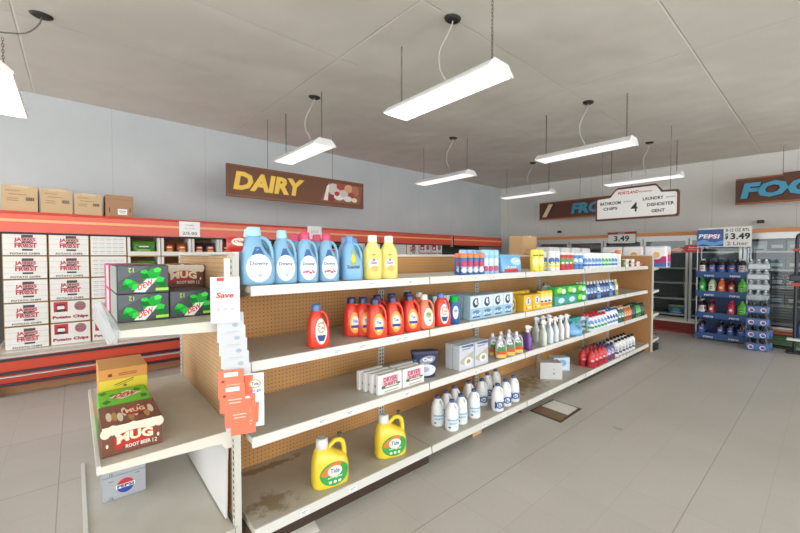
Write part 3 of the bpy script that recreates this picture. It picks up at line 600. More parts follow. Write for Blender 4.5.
TL=Proto('teal_pack','pack',[('pack',carton(.2,.1,.17,'#3d9c98',lambda b,fn,w,d,h:(b.rect(fn,0,h*.5,w*.7,h*.5,M('#79b0a0',.4),.001,g=1),b.ell(fn,.1*w,.5*h,.2*w,.2*h,M('#c0a870',.4),.002,12)),bev=.01))],'teal packs')
for i in range(2): P(TL,4.43+i*.21,2.05,Z3,['left','right'][i]+' teal cleaning pack behind the light blue jug')
RT=Proto('cleaner_bottle','bottle',bottle(.09,.06,.20,'#dfe9f4','#c8323a',.14,.5,lab_stripe('#6f98d0','#3c9c50','#e8f0f8'),.7,3,n=14))
RT.group='red topped cleaner bottles'
for r in range(2):
    for i in range(5): P(RT,4.70+i*.098,1.90+r*.09,Z3,f'red topped white and blue cleaner bottle, {ORD[i]} from the left in the {["front","back"][r]} row')
WBt=Proto('cleaner_bottle','bottle',bottle(.08,.06,.215,'#eef2f6','#3f62a0',.10,.4,lab_stripe('#3c5f9c','#5c86b8','#dfe6f0'),.7,2.6,.03,n=14))
for r in range(2):
    for i in range(4): P(WBt,5.20+i*.092,1.90+r*.09,Z3,f'white cleaner bottle with blue label, {ORD[i]} from the left in the {["front","back"][r]} row',rr(),'white cleaner bottles')
GN=Proto('polish_bottle','bottle',bottle(.08,.06,.20,'#2f5a48','#dde4de',.10,.4,lab_stripe('#8ab0a0','#24463a','#e0e8e0'),.7,2.6,n=14))
OR=Proto('polish_bottle','bottle',bottle(.08,.06,.20,'#b5602c','#e0b080',.10,.4,lab_stripe('#e09060','#7a3418','#f0d0a8'),.7,2.6,n=14))
BK=Proto('polish_bottle','bottle',bottle(.08,.06,.20,'#23302c','#2f3c36',.10,.4,lab_stripe('#3c5a48','#1c2420','#6a8a74'),.7,2.6,n=14))
NG=Proto('polish_bottle','bottle',bottle(.08,.06,.20,'#2f9a46','#23352c',.10,.4,lab_stripe('#58d060','#1c5a2c','#a0e8a0'),.7,2.6,n=14))
for r in range(2):
    for i,(pr,n) in enumerate([(GN,'dark green'),(GN,'dark green'),(OR,'amber'),(OR,'amber'),(OR,'amber'),(BK,'black'),(BK,'black'),(NG,'bright green'),(NG,'bright green'),(BK,'black'),(BK,'black')]):
        P(pr,5.62+i*.095,1.90+r*.09,Z3,f'{n} bottle, {ORD[i]} in the {["front","back"][r]} row of dark bottles, third shelf',rr(),'dark bottles at the shelf end')
# ---- base deck
P(BIGJUG,1.135,1.945,Z0,'big yellow detergent jug with clear cap, left of the two on the bottom shelf',.2,'yellow jugs'); P(BIGJUG,1.615,1.96,Z0,'big yellow detergent jug with clear cap, right of the two on the bottom shelf',.2,'yellow jugs')
for k,(x,y) in enumerate(((2.215,1.93),(2.36,1.96),(2.53,1.96))): P(BL0,x,y,Z0,f'white bleach bottle, front row left group, {ORD[k]} from the left',.1,'bleach bottles')
for k,(x,y) in enumerate(((2.19,2.06),(2.33,2.09),(2.47,2.12),(2.66,2.12))): P(BL0,x,y,Z0,f'white bleach bottle, second row left group, {ORD[k]} from the left',.1,'bleach bottles')
for k,(x,y) in enumerate(((2.80,1.91),(2.95,1.93),(3.10,1.94))): P(BL1,x,y,Z0,f'white bleach bottle with dark blue label, front of right group, {ORD[k]} from the left',.1,'bleach bottles')
for k,(x,y) in enumerate(((2.80,2.08),(2.98,2.15),(3.14,2.17))): P(BL1,x,y,Z0,f'white bleach bottle with dark blue label, back of right group, {ORD[k]} from the left',.1,'bleach bottles')
b=carton(.24,.14,.185,'#c9cac9',lambda b,fn,w,d,h:(b.ell(fn,.12*w,.35*h,.05*w,.07*h,M('#8c8f94',.5),.001,10),b.ell(fn,.12*w,.6*h,.04*w,.05*h,M('#9aa0a6',.5),.001,10),b.rect(fn,-.2*w,.5*h,.25*w,.05*h,M('#c4c6c8',.5),.001,g=1)))
tag(b.build('white_carton',loc=(3.99,2.05,Z0),rz=-.75),'plain greyish white carton on the bottom shelf past the stain','box')
b=carton(.2,.12,.155,'#c8dfee',lambda b,fn,w,d,h:(b.ell(fn,0,.6*h,.3*w,.25*h,M('#7fb0d4',.5),.001),b.rect(fn,.1*w,.2*h,.5*w,.1*h,M('#e8f0f4',.5),.001,g=1)))
tag(b.build('light_blue_carton',loc=(4.37,2.12,Z0),rz=-.6),'light blue carton beside the plain white carton on the bottom shelf','box')
RD=Proto('cleaner_bottle','bottle',bottle(.10,.08,.225,'#c01f2c','#7a2a30',.10,.35,lab_stripe('#e04048','#8c1420','#e8c0c0'),.66,2.4,.03,n=16))
PU=Proto('cleaner_bottle','bottle',bottle(.09,.07,.215,'#5a5480','#2a2c40',.12,.4,lab_stripe('#b0a8cc','#8a2438','#e0dce8'),.7,2.6,n=16))
WK=Proto('drain_cleaner','bottle',bottle(.085,.07,.22,'#e9e8e6','#1e1f26',.12,.5,lab_stripe('#c8c8cc','#50546a','#888ca0'),.74,2.6,n=16))
for r in range(2):
    for i in range(4): P(RD,4.74+i*.115,1.90+r*.1,Z0,f'red cleaner bottle, {ORD[i]} from the left in the {["front","second","back"][r]} row',rr(),'red cleaner bottles')
    for i in range(3): P(PU,5.14+i*.115,1.90+r*.09,Z0,f'dark purple bottle, {ORD[i]} from the left in the {["front","second","back"][r]} row',rr(),'dark purple bottles')
    for i in range(6): P(WK,5.52+i*.125,1.90+r*.1,Z0,f'white bottle with black cap, {ORD[i]} from the left in the {["front","second","back"][r]} row',rr(),'white bottles with black caps')
# ---------------------------------------------------------------- endcap drink boxes
def art_dew(b,fn,w,d,h):
    G=['#1fae3c','#2fd04c','#14762c','#58e060']; r=random.Random(4)
    b.rect(fn,0,.5*h,.97*w,.96*h,M('#3a4048',.4),.0006,g=1); b.poly(fn,[(-.48*w,.98*h),(.1*w,.98*h),(-.48*w,.45*h)],M('#50565e',.4),.001)
    for k,(x,z,a,c) in enumerate([(-.26,.36,.17,0),(-.12,.24,.15,1),(.05,.62,.13,2),(.2,.72,.15,0),(.3,.5,.14,1),(.12,.45,.16,0),(-.36,.24,.1,2),(-.3,.46,.09,1),(.36,.3,.12,2),(.28,.84,.1,3),(-.05,.14,.1,2),(.02,.78,.08,1)]):
        b.poly(fn,[((x+a*math.cos(t+k)*(.8+.4*r.random()))*w,(z+a*1.25*math.sin(t+k)*(.6+.4*r.random()))*h) for t in (0,1.3,2.6,3.9,5.1)],M(G[c],.9),.0012+.00015*k)
    b.poly(fn,[(-.2*w,.06*h),(.02*w,.04*h),(.26*w,.52*h),(.06*w,.52*h)],M('#e6e8e4',.4),.0035); b.text(fn,'DEW',.03*w,.31*h,.32*w,.2*h,M('#d6283a',.4),.004,shear=.25,rot=.42,bold=.03)
    b.rect(fn,.36*w,.13*h,.26*w,.10*h,M('#a6e046',.4),.004,g=1)
    b.text(fn,'12',-.24*w,.84*h,.10*w,.16*h,M('#b6e04a',.4),.004,rot=PI)
def side_dew(b,fn,w,d,h):
    b.rect(fn,0,.5*h,.95*w,.94*h,M('#c8d2cc',.4),.001,g=1)
    for i in range(6): b.rect(fn,(-.4+.16*i)*w,.5*h,.03*w,.9*h,M(['#6a8a74','#9aa8a0','#3f6a4c'][i%3],.4),.002,g=1)
DEW=Proto('soda_box','box',[('carton',carton(.205,.40,.132,'#2f343a',art_dew,side_dew))],'green and black soda boxes')
PINK=Proto('soda_box','box',[('carton',carton(.205,.40,.132,'#d8327a',None,lambda b,fn,w,d,h:b.rect(fn,.2*w,.5*h,.5*w,.9*h,M('#e4e0e2',.4),.001,g=1)))],'pink soda boxes')
P(DEW,.25,2.35,1.171,'black soda box with green crystals, lower left on the top endcap shelf'); P(DEW,.25,2.35,1.304,'black soda box with green crystals, upper left on the top endcap shelf')
P(DEW,.46,2.36,1.171,'black soda box with green crystals, right one on the top endcap shelf')
P(PINK,.245,2.76,1.171,'pink soda box behind, lower one'); P(PINK,.245,2.76,1.304,'pink soda box behind, upper one')
def mk_mug(x0):
    def art(b,fn,w,d,h):
        b.rect(fn,0,.5*h,.98*w,.96*h,M('#74432f',.45),.0006,g=1)
        for k in range(9): b.ell(fn,(-.44+.11*k)*w,(.78+.08*math.sin(k*1.9))*h,.085*w,.17*h,M('#e9dcc6',.5),.0012+.0001*k,12)
        b.rect(fn,0,.93*h,.98*w,.12*h,M('#e9dcc6',.5),.0022,g=1)
        b.ell(fn,.02*w,.48*h,.34*w,.26*h,M('#b8281e',.45),.0024); b.ell(fn,-.24*w,.30*h,.08*w,.12*h,M('#b8281e',.45),.0028,10)
        b.text(fn,'MUG',.03*w,.50*h,.60*w,.32*h,M('#f2e6c2',.4),.0035,rot=.0,bold=.05,arc=.2); b.text(fn,'ROOT BEER',.08*w,.22*h,.42*w,.13*h,M('#e9ddd0',.4),.0035,bold=.03); b.text(fn,'12',.36*w,.2*h,.08*w,.14*h,M('#e9ddd0',.4),.0035)
        for q in (-.42,.42): b.ell(fn,q*w,.36*h,.02*w,.07*h,M('#f0e0c8',.4),.003,8)
        ft=lambda x,y,e: Vector((x,-d/2+y,h+e)); b.rect(ft,0,.5*d,.97*w,.96*d,M('#84513c',.45),.0006,g=1)
        r=random.Random(9)
        for k in range(9): b.ell(ft,(-.36+.09*k)*w,(.28+.3*r.random())*d,.05*w,.22*d,M(['#e9dcc6','#c9965a','#e9dcc6'][k%3],.5),.0012+.0002*k,10)
        b.ell(ft,.1*w,.5*d,.22*w,.2*d,M('#b8281e',.45),.004); b.text(ft,'MUG',.1*w,.5*d,.34*w,.2*d,M('#f2e6c2',.4),.005,bold=.04)
    return art
MUG=Proto('soda_box','box',[('carton',carton(.225,.29,.132,'#74432f',mk_mug(0)))],'root beer boxes')
P(MUG,.475,2.62,1.30,'brown root beer box on top of the right soda box of the top endcap shelf'); P(DEW,.475,2.76,1.171,'black soda box supporting the brown root beer box',)
P(MUG,.19,2.205,.601,'brown root beer box at the near edge of the middle endcap shelf')
def art_green(b,fn,w,d,h):
    b.rect(fn,0,.5*h,.97*w,.96*h,M('#63c832',.45),.0006,g=1)
    ft=lambda x,y,e: Vector((x,-d/2+y,h+e)); b.rect(ft,0,.5*d,.97*w,.96*d,M('#63d032',.45),.0006,g=1)
    for k,(x,y) in enumerate(((-.35,.2),(-.2,.55),(.3,.75),(-.4,.8),(.38,.25))): b.poly(ft,[((x+.09*math.cos(t+k))*w,(y+.14*math.sin(t+k))*d) for t in (0,1.5,3,4.4)],M('#1f7a2c',.45),.0012)
    b.poly(ft,[(-.3*w,.45*d),(-.05*w,.25*d),(.38*w,.5*d),(.1*w,.8*d)],M('#e8ecd8',.45),.002); b.text(ft,'DEW',.04*w,.5*d,.42*w,.3*d,M('#cf3030',.45),.003,shear=.3,bold=.04)
GRB=Proto('soda_box','box',[('carton',carton(.215,.27,.132,'#63c832',art_green))]); P(GRB,.19,2.49,.601,'bright green soda box between the brown and the yellow box')
def art_yel(b,fn,w,d,h):
    b.rect(fn,0,.38*h,.98*w,.74*h,M('#e6cf3a',.5),.001,g=1); b.rect(fn,0,.87*h,.98*w,.24*h,M('#dd9a4c',.5),.001,g=1)
    b.rect(fn,-.28*w,.86*h,.08*w,.07*h,M('#7a3c1c',.5),.002,g=1); b.rect(fn,.08*w,.88*h,.38*w,.02*h,M('#9c5c2c',.5),.002,g=1); b.rect(fn,.08*w,.84*h,.38*w,.02*h,M('#9c5c2c',.5),.002,g=1)
    b.rect(fn,0,.68*h,.42*w,.025*h,M('#8c7428',.5),.002,g=1,rot=.3); b.rect(fn,.02*w,.64*h,.36*w,.012*h,M('#8c7428',.5),.002,g=1,rot=.3); b.ell(fn,.02*w,.59*h,.04*w,.025*h,M('#7a5c1c',.5),.002,10)
    b.rect(fn,0,.04*h,.98*w,.06*h,M('#c8862c',.5),.002,g=1)
P(Proto('soda_box','box',[('carton',carton(.225,.30,.245,'#dda050',art_yel))]),.205,2.79,.601,'tall orange and yellow box, farthest on the middle endcap shelf')
def art_pep(b,fn,w,d,h):
    b.rect(fn,0,.5*h,.98*w,.96*h,M('#a9adb4',.9),.0006,g=1); X,Zc=.02*w,.5*h; R=.2*w
    def seg(a0,a1,c):
        b.poly(fn,[(X+R*math.cos(a0+(a1-a0)*i/14),Zc+R*math.sin(a0+(a1-a0)*i/14)) for i in range(15)],M(c,.4),.0015)
    seg(.25,PI-.25,'#cc2c34'); seg(PI+.25,2*PI-.25,'#27459a'); b.rect(fn,X,Zc,.44*w,.17*h,M('#eef0f2',.4),.002,g=2); b.text(fn,'PEPSI',X,Zc,.38*w,.13*h,M('#1e2f66',.4),.003,bold=.04)
    b.text(fn,'12',-.30*w,.1*h,.07*w,.1*h,M('#22262c',.4),.002); b.rect(fn,-.3*w,.8*h,.12*w,.02*h,M('#3a3e44',.4),.001,g=1); b.rect(fn,.3*w,.9*h,.12*w,.02*h,M('#3a3e44',.4),.001,g=1)
PEP=Proto('soda_box','box',[('carton',carton(.2,.40,.132,'#9ea3aa',art_pep))],'silver soda boxes')
P(PEP,.195,2.80,.121,'silver cola box, lower of two on the endcap base'); P(PEP,.195,2.80,.254,'silver cola box, upper of two on the endcap base')
# hanging strip on the near corner
ST=M('#e9ebec',.25)
fnp=planef(1.868)
s_=MB().box(.535,.56,1.882,1.884,.64,1.47,ST); s_.tube([(.548,1.885,1.46),(.56,1.89,1.495),(.60,1.928,1.49)],.003,STEEL,6)
tag(s_.build('clip_strip'),'clear hanging strip of packets clipped to the near corner post','strip')
def card(w,h,col,art,t=.006):
    b=MB().box(-w/2,w/2,-t,0,-h,0,M(col,.3,coat=.3),.0015); art(b,planef(-t)); return b
def art_wc(b,fn):
    b.ell(fn,0,-.045,.028,.02,M('#d8dde0',.4),.001,14); b.rect(fn,-.02,-.012,.03,.016,M('#c8392c',.4),.001,g=1); b.text(fn,'Save',0,-.085,.075,.026,M('#c8392c',.4),.0015,shear=.2,bold=.03)
    for i in range(3): b.ell(fn,-.03+.03*i,-.15,.009,.007,M('#b9bfc4',.4),.001,8)
def art_wc2(b,fn):
    b.rect(fn,0,-.03,.06,.006,M('#b9bfc4',.4),.001,g=1); b.ell(fn,.02,-.06,.014,.01,M('#9fb0bc',.4),.001,8); b.rect(fn,-.01,-.10,.06,.005,M('#c2c6ca',.4),.001,g=1)
WC=Proto('hanging_packet','packet',[('card',card(.125,.215,'#cfd3d6',art_wc))],'white packets'); WC2=Proto('hanging_packet','packet',[('card',card(.115,.14,'#c9cdd1',art_wc2))],'white packets')
WC.put((.53,1.850,1.385),'white packet with red Save print, topmost on the hanging strip',-.35)
for i in range(6): WC2.put((.555+.007*i,1.862-.002*i,1.215-.062*i),f'white packet on the hanging strip, {ORD[i]} below the red printed one',-.3)
def art_or(b,fn): b.rect(fn,0,-.02,.06,.02,M('#f6ece6',.4),.001,g=1); b.ell(fn,-.035,-.05,.008,.007,M('#a82c24',.4),.001,8); b.rect(fn,.01,-.07,.06,.005,M('#f6c8b4',.4),.001,g=1); b.rect(fn,.01,-.085,.05,.005,M('#f6c8b4',.4),.001,g=1)
OC=Proto('hanging_packet','packet',[('card',card(.11,.13,'#ee7a5c',art_or))],'orange packets')
for i,(x,z) in enumerate(((.55,.945),(.555,.875),(.575,.80),(.60,.82),(.60,.76))): OC.put((x,1.846-.003*i,z),f'coral orange packet low on the hanging strip, {ORD[i]} from the top',-.3)
def art_pen(b,fn):
    b.poly(fn,[(-.042,-.005),(.0,-.005),(-.005,-.12),(.012,-.245),(-.042,-.245)],M('#ea6a4e',.4),.001); b.ell(fn,.008,-.05,.028,.022,M('#f0a13c',.4),.0015,14); b.ell(fn,.008,-.05,.021,.016,M('#f4f4f4',.4),.002,14)
    b.text(fn,'Tide',.008,-.05,.034,.016,M('#1e3f96',.4),.0025,bold=.03); b.text(fn,'to go',.012,-.085,.05,.016,M('#3f78b8',.4),.002,bold=.02); b.tube([fn(.018,-.14,.006),fn(.014,-.235,.006)],.007,M('#f07a56',.3),8)
PC=Proto('stain_pen_card','card',[('card',card(.098,.26,'#e2ecf2',art_pen,.004))]); PC.put((.645,1.825,.915),'white and orange stain pen card, lowest and frontmost on the hanging strip',-.35)
# red snack bag hooked at top of the post
def bag(w,h,d,col,art=None):
    secs=[(0,0,0,.5*w,.004,2),(.06*h,0,0,.47*w,.15*d,2),(.2*h,0,0,.48*w,.42*d,2.2),(.5*h,0,0,.49*w,.5*d,2.3),(.8*h,0,0,.48*w,.42*d,2.2),(.94*h,0,0,.47*w,.15*d,2),(h,0,0,.5*w,.004,2)]
    b=MB().loft(secs,M(col,.3,coat=.3),20)
    if art: art(b,loftf(secs),w,h)
    return b
b=bag(.085,.075,.04,'#b52a22',lambda b,fn,w,h:(b.ell(fn,.02,.05,.04,.02,M('#e8d8c8',.4),.001),b.text(fn,'Chips',.02,.05,.06,.016,M('#8c1a16',.4),.002,bold=.03)))
tag(b.build('snack_bag',loc=(.615,1.97,1.503),rz=-.2),'small red snack bag lying on top of the near corner post','bag')
# ---------------------------------------------------------------- across the top, rear side
def art_cb(b,fn,w,d,h): b.text(fn,'PAPER TOWEL',0,.55*h,.6*w,.05*h,M('#6b4a2c',.6),.001); b.text(fn,'HANDLE WITH CARE',0,.42*h,.8*w,.05*h,M('#6b4a2c',.6),.001); b.rect(fn,0,.99*h,.04,.02,M('#e0d4bc',.5),.001,g=1)
CB=M('#bd976b',.8,noise=.06,scale=6)
tag(carton(.34,.20,.41,'#c09a6e',art_cb).build('cardboard_box',loc=(4.55,2.72,1.336)),'brown cardboard box on the rear top shelf of the long shelving','box')
def roll_pack(w,h,cols,nx):
    b=MB().box(-w/2,w/2,-.12,.12,0,h,M('#eceaee',.3,coat=.4),.03); fn=planef(-.12)
    b.rect(fn,0,.38*h,.96*w,.30*h,M(cols[0],.4),.001,g=1); b.ell(fn,.05*w,.60*h,.25*w,.22*h,M('#f4f0f0',.4),.002); b.ell(fn,.05*w,.6*h,.15*w,.13*h,M(cols[1],.4),.003); b.rect(fn,0,.14*h,.96*w,.2*h,M(cols[2],.4),.001,g=1)
    for sg in (-1,1):
        fs=lambda x,z,e: Vector((sg*(w/2+e),x,z)); b.rect(fs,0,.45*h,.17,.34*h,M(cols[0],.4),.001,g=1); b.rect(fs,0,.16*h,.17,.18*h,M(cols[2],.4),.001,g=1); b.ell(fs,0,.66*h,.06,.08*h,M(cols[1],.4),.002)
    return b
for i,(y,c,n) in enumerate(((2.38,('#d9dadf','#c8a0a8','#e8e6ea'),'mostly white'),(2.06,('#b0256a','#e8b05c','#5c5aa0'),'magenta and blue'),(1.74,('#c42f7a','#efc070','#4a78b8'),'pink and light blue'))):
    tag(roll_pack(.31,.34,c,3).build('toilet_paper_pack',loc=(7.07-.01*i,y+.09,1.301 if i else 1.301),rz=-PI/2),f'{n} wrapped pack of toilet rolls on the far end shelving','toilet paper','toilet paper packs')
for i in range(4):
    tag(roll_pack(.30,.28,('#d8d4dc','#c8b0b8','#e4e2ea'),2).build('paper_towel_pack',loc=(5.3+i*.36,2.77,1.336)),f'white wrapped paper towel pack on the rear top shelf, {ORD[i]} from the left','paper towels','paper towel packs')
# dark bottles on far endcap shelves
DBT=Proto('dark_bottle','bottle',bottle(.085,.085,.25,'#2a2226','#1a1a1c',.1,.3,lab_stripe('#7a2a2c','#e0dcd4','#9c3c34'),.7,2,n=14))
for z,nm in ((.93,'middle'),(.55,'lower')):
    for i in range(4): P(DBT,7.12,1.95+i*.12,z+.001,f'dark bottle on the {nm} far end shelf, {ORD[i]} from the aisle side',-PI/2,'dark bottles on the far end shelving')
# ---------------------------------------------------------------- open display cooler along the back wall
OR1=M('#dc5238',.4,coat=.3,noise=.04); OR2=M('#f2b27a',.45); RED2=M('#c94a2e',.4)
def display(label,x0,x1,low,xl=None):
    e=empty('display_cooler',label,'cooler',(0,0,0)); xl=xl if xl is not None else x0
    MB().prism([(5.93,1.75),(6.80,1.75),(6.80,1.985),(5.97,1.985),(5.93,1.95)],x0,x1,OR1).build('canopy',e)
    MB().box(x0,x1,5.922,5.929,1.865,1.895,OR2).build('canopy_stripe',e)
    MB().box(x0,x1,5.94,6.0,1.728,1.75,BLACK).build('canopy_edge',e)
    MB().box(x0,x1,6.70,6.78,.40,1.75,M('#4a453f',.6)).build('back_panel',e)
    MB().box(xl,x1,5.85,6.70,.36,.432,M('#e4e4e0',.4)).build('deck',e)
    MB().prism([(5.70,.09),(5.86,.09),(5.86,.41),(5.66,.41)],xl,x1,OR1).build('front_panel',e)
    MB().box(xl,x1,5.65,5.88,.41,.428,M('#cfc8bc',.4)).build('sill',e)
    for z in (.375,.235,.11): MB().box(xl,x1,5.645,5.72,z,z+.026,M('#2c2a33',.4)).build('bumper',e)
    MB().box(xl,x1,5.645,5.70,.203,.215,M('#cfd0cc',.4)).build('bumper_trim',e)
    MB().box(xl,x1,5.78,6.6,0,.09,M('#b0825a',.6)).build('kick_plate',e)
    MB().box(xl-.03,xl,5.66,6.78,0,.44,M('#e8e8e6',.4)).build('end_panel',e)
    return e
d1=display('long orange topped open display cooler along the back wall full of chip cartons',-1.5,6.80,1,-.64)
MB().box(1.30,6.78,5.96,6.68,1.462,1.482,M('#d0d0cc',.4)).build('shelf',d1)
for i in range(7): MB().box(1.32+.78*i,1.35+.78*i,6.64,6.68,.432,1.462,STEEL).build('post',d1)
MB().prism([(5.90,1.70),(5.95,1.70),(5.95,2.0),(5.92,2.0)],6.76,6.80,M('#c8b8a8',.3,.6)).build('joint_trim',d1)
d2=display('second orange topped display cooler at the right end by the room corner',6.86,8.85,0)
# cartons
def jack(b,fn,w,d,h):
    for z in (.25,.5,.75): b.rect(fn,0,z*h,.96*w,.012*h,M('#c4c2bc',.6),.0008,g=1)
    b.rect(fn,.05*w,.62*h,.26*w,.56*h,M('#4a4446',.6),.001,g=1); b.rect(fn,.05*w,.25*h,.24*w,.08*h,M('#4a4446',.6),.001,g=1)
    b.text(fn,"JACK'S",.0,.68*h,.50*w,.22*h,M('#f3e6e4',.6),.0018,bold=.09); b.text(fn,'FROST',.02*w,.45*h,.52*w,.24*h,M('#f3e6e4',.6),.0018,bold=.09)
    b.text(fn,"JACK'S",.0,.68*h,.48*w,.20*h,M('#bd3c48',.6),.0028,bold=.045); b.text(fn,'FROST',.02*w,.45*h,.50*w,.22*h,M('#bd3c48',.6),.0028,bold=.045)
    b.text(fn,'POTATO CHIPS',0,.09*h,.66*w,.085*h,M('#2c2a2c',.6),.0015,bold=.03)
def pchip(b,fn,w,d,h):
    b.rect(fn,-.24*w,.72*h,.34*w,.46*h,M('#c83444',.6),.001,g=1); b.ell(fn,-.24*w,.68*h,.09*w,.14*h,M('#f0ece8',.6),.002,14); b.ell(fn,-.24*w,.80*h,.12*w,.04*h,M('#4a2c30',.6),.0025,12); b.rect(fn,-.24*w,.56*h,.26*w,.10*h,M('#5a3c40',.6),.002,g=1)
    b.ell(fn,.24*w,.72*h,.15*w,.22*h,M('#8c8688',.6),.001,14); b.text(fn,"JACK'S",.24*w,.78*h,.24*w,.12*h,M('#bd3c48',.6),.002,bold=.04); b.text(fn,'FROST',.24*w,.64*h,.24*w,.12*h,M('#bd3c48',.6),.002,bold=.04)
    b.text(fn,'Potato Chips',0,.23*h,.88*w,.18*h,M('#a02c3c',.6),.002,bold=.05)
def printed(b,fn,w,d,h):
    for i in range(5):
        for j in range(4): b.rect(fn,(-.36+.18*i)*w,(.2+.2*j)*h,.15*w,.03*h,M('#b4b8bc',.6),.001,g=1); b.rect(fn,(-.36+.18*i)*w,(.12+.2*j)*h,.13*w,.02*h,M('#c4c8cc',.6),.001,g=1)
def brown_edge(art):
    def f(b,fn,w,d,h):
        b.rect(fn,0,.5*h,.965*w,.95*h,M('#e9e8e4',.6),.0004,g=1); art(b,fn,w,d,h)
    return f
CT={k:Proto('chip_carton','box',[('carton',carton(.362,.34,.258,'#b48c5e',brown_edge(a)))]) for k,a in (('j',jack),('p',pchip),('s',printed),('w',lambda b,fn,w,d,h:None))}
def openbox():
    w,d,h=.362,.34,.258; b=MB(); c=M('#e4e2dc',.6); c2=M('#b48c5e',.7)
    b.box(-w/2,w/2,-d/2,d/2,0,.012,c); b.box(-w/2,w/2,-d/2,d/2,h-.008,h,c2); b.box(-w/2,-w/2+.03,-d/2,d/2,.012,h-.008,c); b.box(w/2-.03,w/2,-d/2,d/2,.012,h-.008,c); b.box(-w/2+.03,w/2-.03,d/2-.01,d/2,.012,h-.008,M('#8a6a48',.7)); b.box(-w/2+.03,w/2-.03,-d/2,-d/2+.006,.012,.055,c)
    return b
OB=Proto('open_chip_carton','box',[('carton',openbox())])
def bagart(c,c2):
    return lambda b,fn,w,h:(b.ell(fn,0,.55*h,.32*w,.2*h,M(c,.4),.001),b.ell(fn,0,.3*h,.3*w,.12*h,M(c2,.4),.002),b.rect(fn,0,.6*h,.4*w,.08*h,M('#f2efe6',.4),.003))
BG={'g':Proto('chip_bag','bag',[('bag',bag(.27,.18,.10,'#4f8f2c',bagart('#2f5f22','#86b84c')))]),'o':Proto('chip_bag','bag',[('bag',bag(.135,.17,.10,'#8a3c1c',bagart('#c8702c','#d8a050')))]),
 'k':Proto('chip_bag','bag',[('bag',bag(.14,.17,.10,'#23252c',bagart('#c83c2c','#e0c060')))]),'r':Proto('chip_bag','bag',[('bag',bag(.15,.17,.10,'#b5231f',bagart('#7a1414','#e08040')))]),'y':Proto('chip_bag','bag',[('bag',bag(.14,.15,.10,'#e0cf8a',bagart('#c8a040','#f0e8c8')))])}
cols=['jjjjj','jjjpp','sssjp','ggwwp','ookww']
TY={'j':('white chip carton, red letters over dark square','lettered chip cartons'),'p':('white Potato Chips carton with red picture square','potato chip cartons'),'s':('white carton side covered in small grey print','printed carton sides'),'w':('plain white chip carton','plain chip cartons')}
CN=['leftmost','second','third','fourth','fifth']; RN=['top','second','middle','fourth','bottom']
BN={'g':'green','o':'brown and orange','k':'black','r':'red','y':'pale yellow'}
def stock(t,x,z,where):
    if t in CT: CT[t].put((x,6.12,z),f'{TY[t][0]}, {where}',0,TY[t][1])
    else:
        OB.put((x,6.12,z),f'open fronted white carton with {BN[t]} bags, {where}',0,'open chip cartons')
        xs=[0] if t=='g' else [-.075,.075]
        for q,dx in enumerate(xs):
            tt=t if t!='k' or q else 'k'
            if t=='k' and q==0: tt='k'
            BG[tt].put((x+dx,6.04,z+.014),f'{BN[tt]} chip bag'+('' if len(xs)==1 else ', '+['left','right'][q]+' one')+f' in open carton, {where}',rr(.1),'chip bags')
for c,s in enumerate(cols):
    for r,t in enumerate(s):
        stock(t,-.41+.372*c,1.489-.2635*r if r<4 else .4335,f'{RN[r]} row of the {CN[c]} column')
for k,t in enumerate('krgksrkwrgsjpp'):
    stock(t,-.41+.372*(k+5),1.489 if 1 else 0,f'{ORD[k]} past the tall columns')
# brown boxes on top of the cooler
def art_br(b,fn,w,d,h):
    c=M('#7d6444',.7)
    b.text(fn,'GENERAL MILLS'[:7] if 0 else 'GROCERY',-.18*w,.80*h,.4*w,.05*h,c,.001); b.rect(fn,-.05*w,.66*h,.5*w,.02*h,c,.001,g=1); b.rect(fn,-.2*w,.5*h,.3*w,.02*h,c,.001,g=1); b.rect(fn,-.2*w,.42*h,.3*w,.02*h,c,.001,g=1)
    for i in range(12): b.rect(fn,(.16+.02*i)*w,.5*h,(.006+.006*(i%3))*w,.14*h,M('#3c3228',.7),.001,g=1)
    b.rect(fn,0,.965*h,.14,.03,M('#cdb48c',.5),.001,g=1)
def art_br2(b,fn,w,d,h):
    b.rect(fn,.1*w,.24*h,.34*w,.26*h,M('#eeeeec',.5),.001,g=1); b.rect(fn,.1*w,.28*h,.26*w,.03*h,M('#55585c',.5),.002,g=1); b.rect(fn,.1*w,.2*h,.2*w,.03*h,M('#77797c',.5),.002,g=1); b.rect(fn,-.36*w,.3*h,.04*w,.22*h,M('#5c4630',.6),.001,g=1); b.rect(fn,.38*w,.34*h,.04*w,.2*h,M('#5c4630',.6),.001,g=1); b.rect(fn,0,.8*h,.96*w,.02*h,M('#8a6a48',.6),.001,g=1)
for i,(x0,x1,h,l) in enumerate(((-.60,-.30,.29,'brown cardboard box on the cooler top, leftmost and cut by nothing but its flaps'),(-.285,.0,.285,'brown cardboard box on the cooler top, second from the left'),(.015,.285,.26,'brown cardboard box on the cooler top, third from the left'),(.31,.605,.275,'brown cardboard box with a white label at the right end of the cooler top'))):
    l=l.replace(', leftmost and cut by nothing but its flaps',', leftmost at the picture edge')
    bb=carton(x1-x0-.006,.36,h,'#c2a57e' if i<3 else '#a57c58',art_br if i<3 else art_br2,bev=.004)
    tag(bb.build('cardboard_box',loc=((x0+x1)/2,6.20,1.986),rz=rr(.03)),l,'box','brown boxes on the cooler')
def tagsign(x,z,w,h,lab,lines):
    m=MB().box(-w/2,w/2,-.004,0,-h/2,h/2,WHITE); fn=planef(-.004)
    for t,zz,ww,hh,c in lines: m.text(fn,t,0,zz*h,ww*w,hh*h,M(c,.6),.001)
    tag(m.build('price_sign',loc=(x,5.915,z)),lab,'sign')
tagsign(1.235,1.86,.26,.21,'white price sign hanging on the orange cooler canopy left of the lettered sign',[('CHIPS',.25,.4,.1,'#8a8e96'),('ALL SIZES',.05,.5,.08,'#9a9ea6'),('2/5.00',-.28,.7,.2,'#3a3e50')])
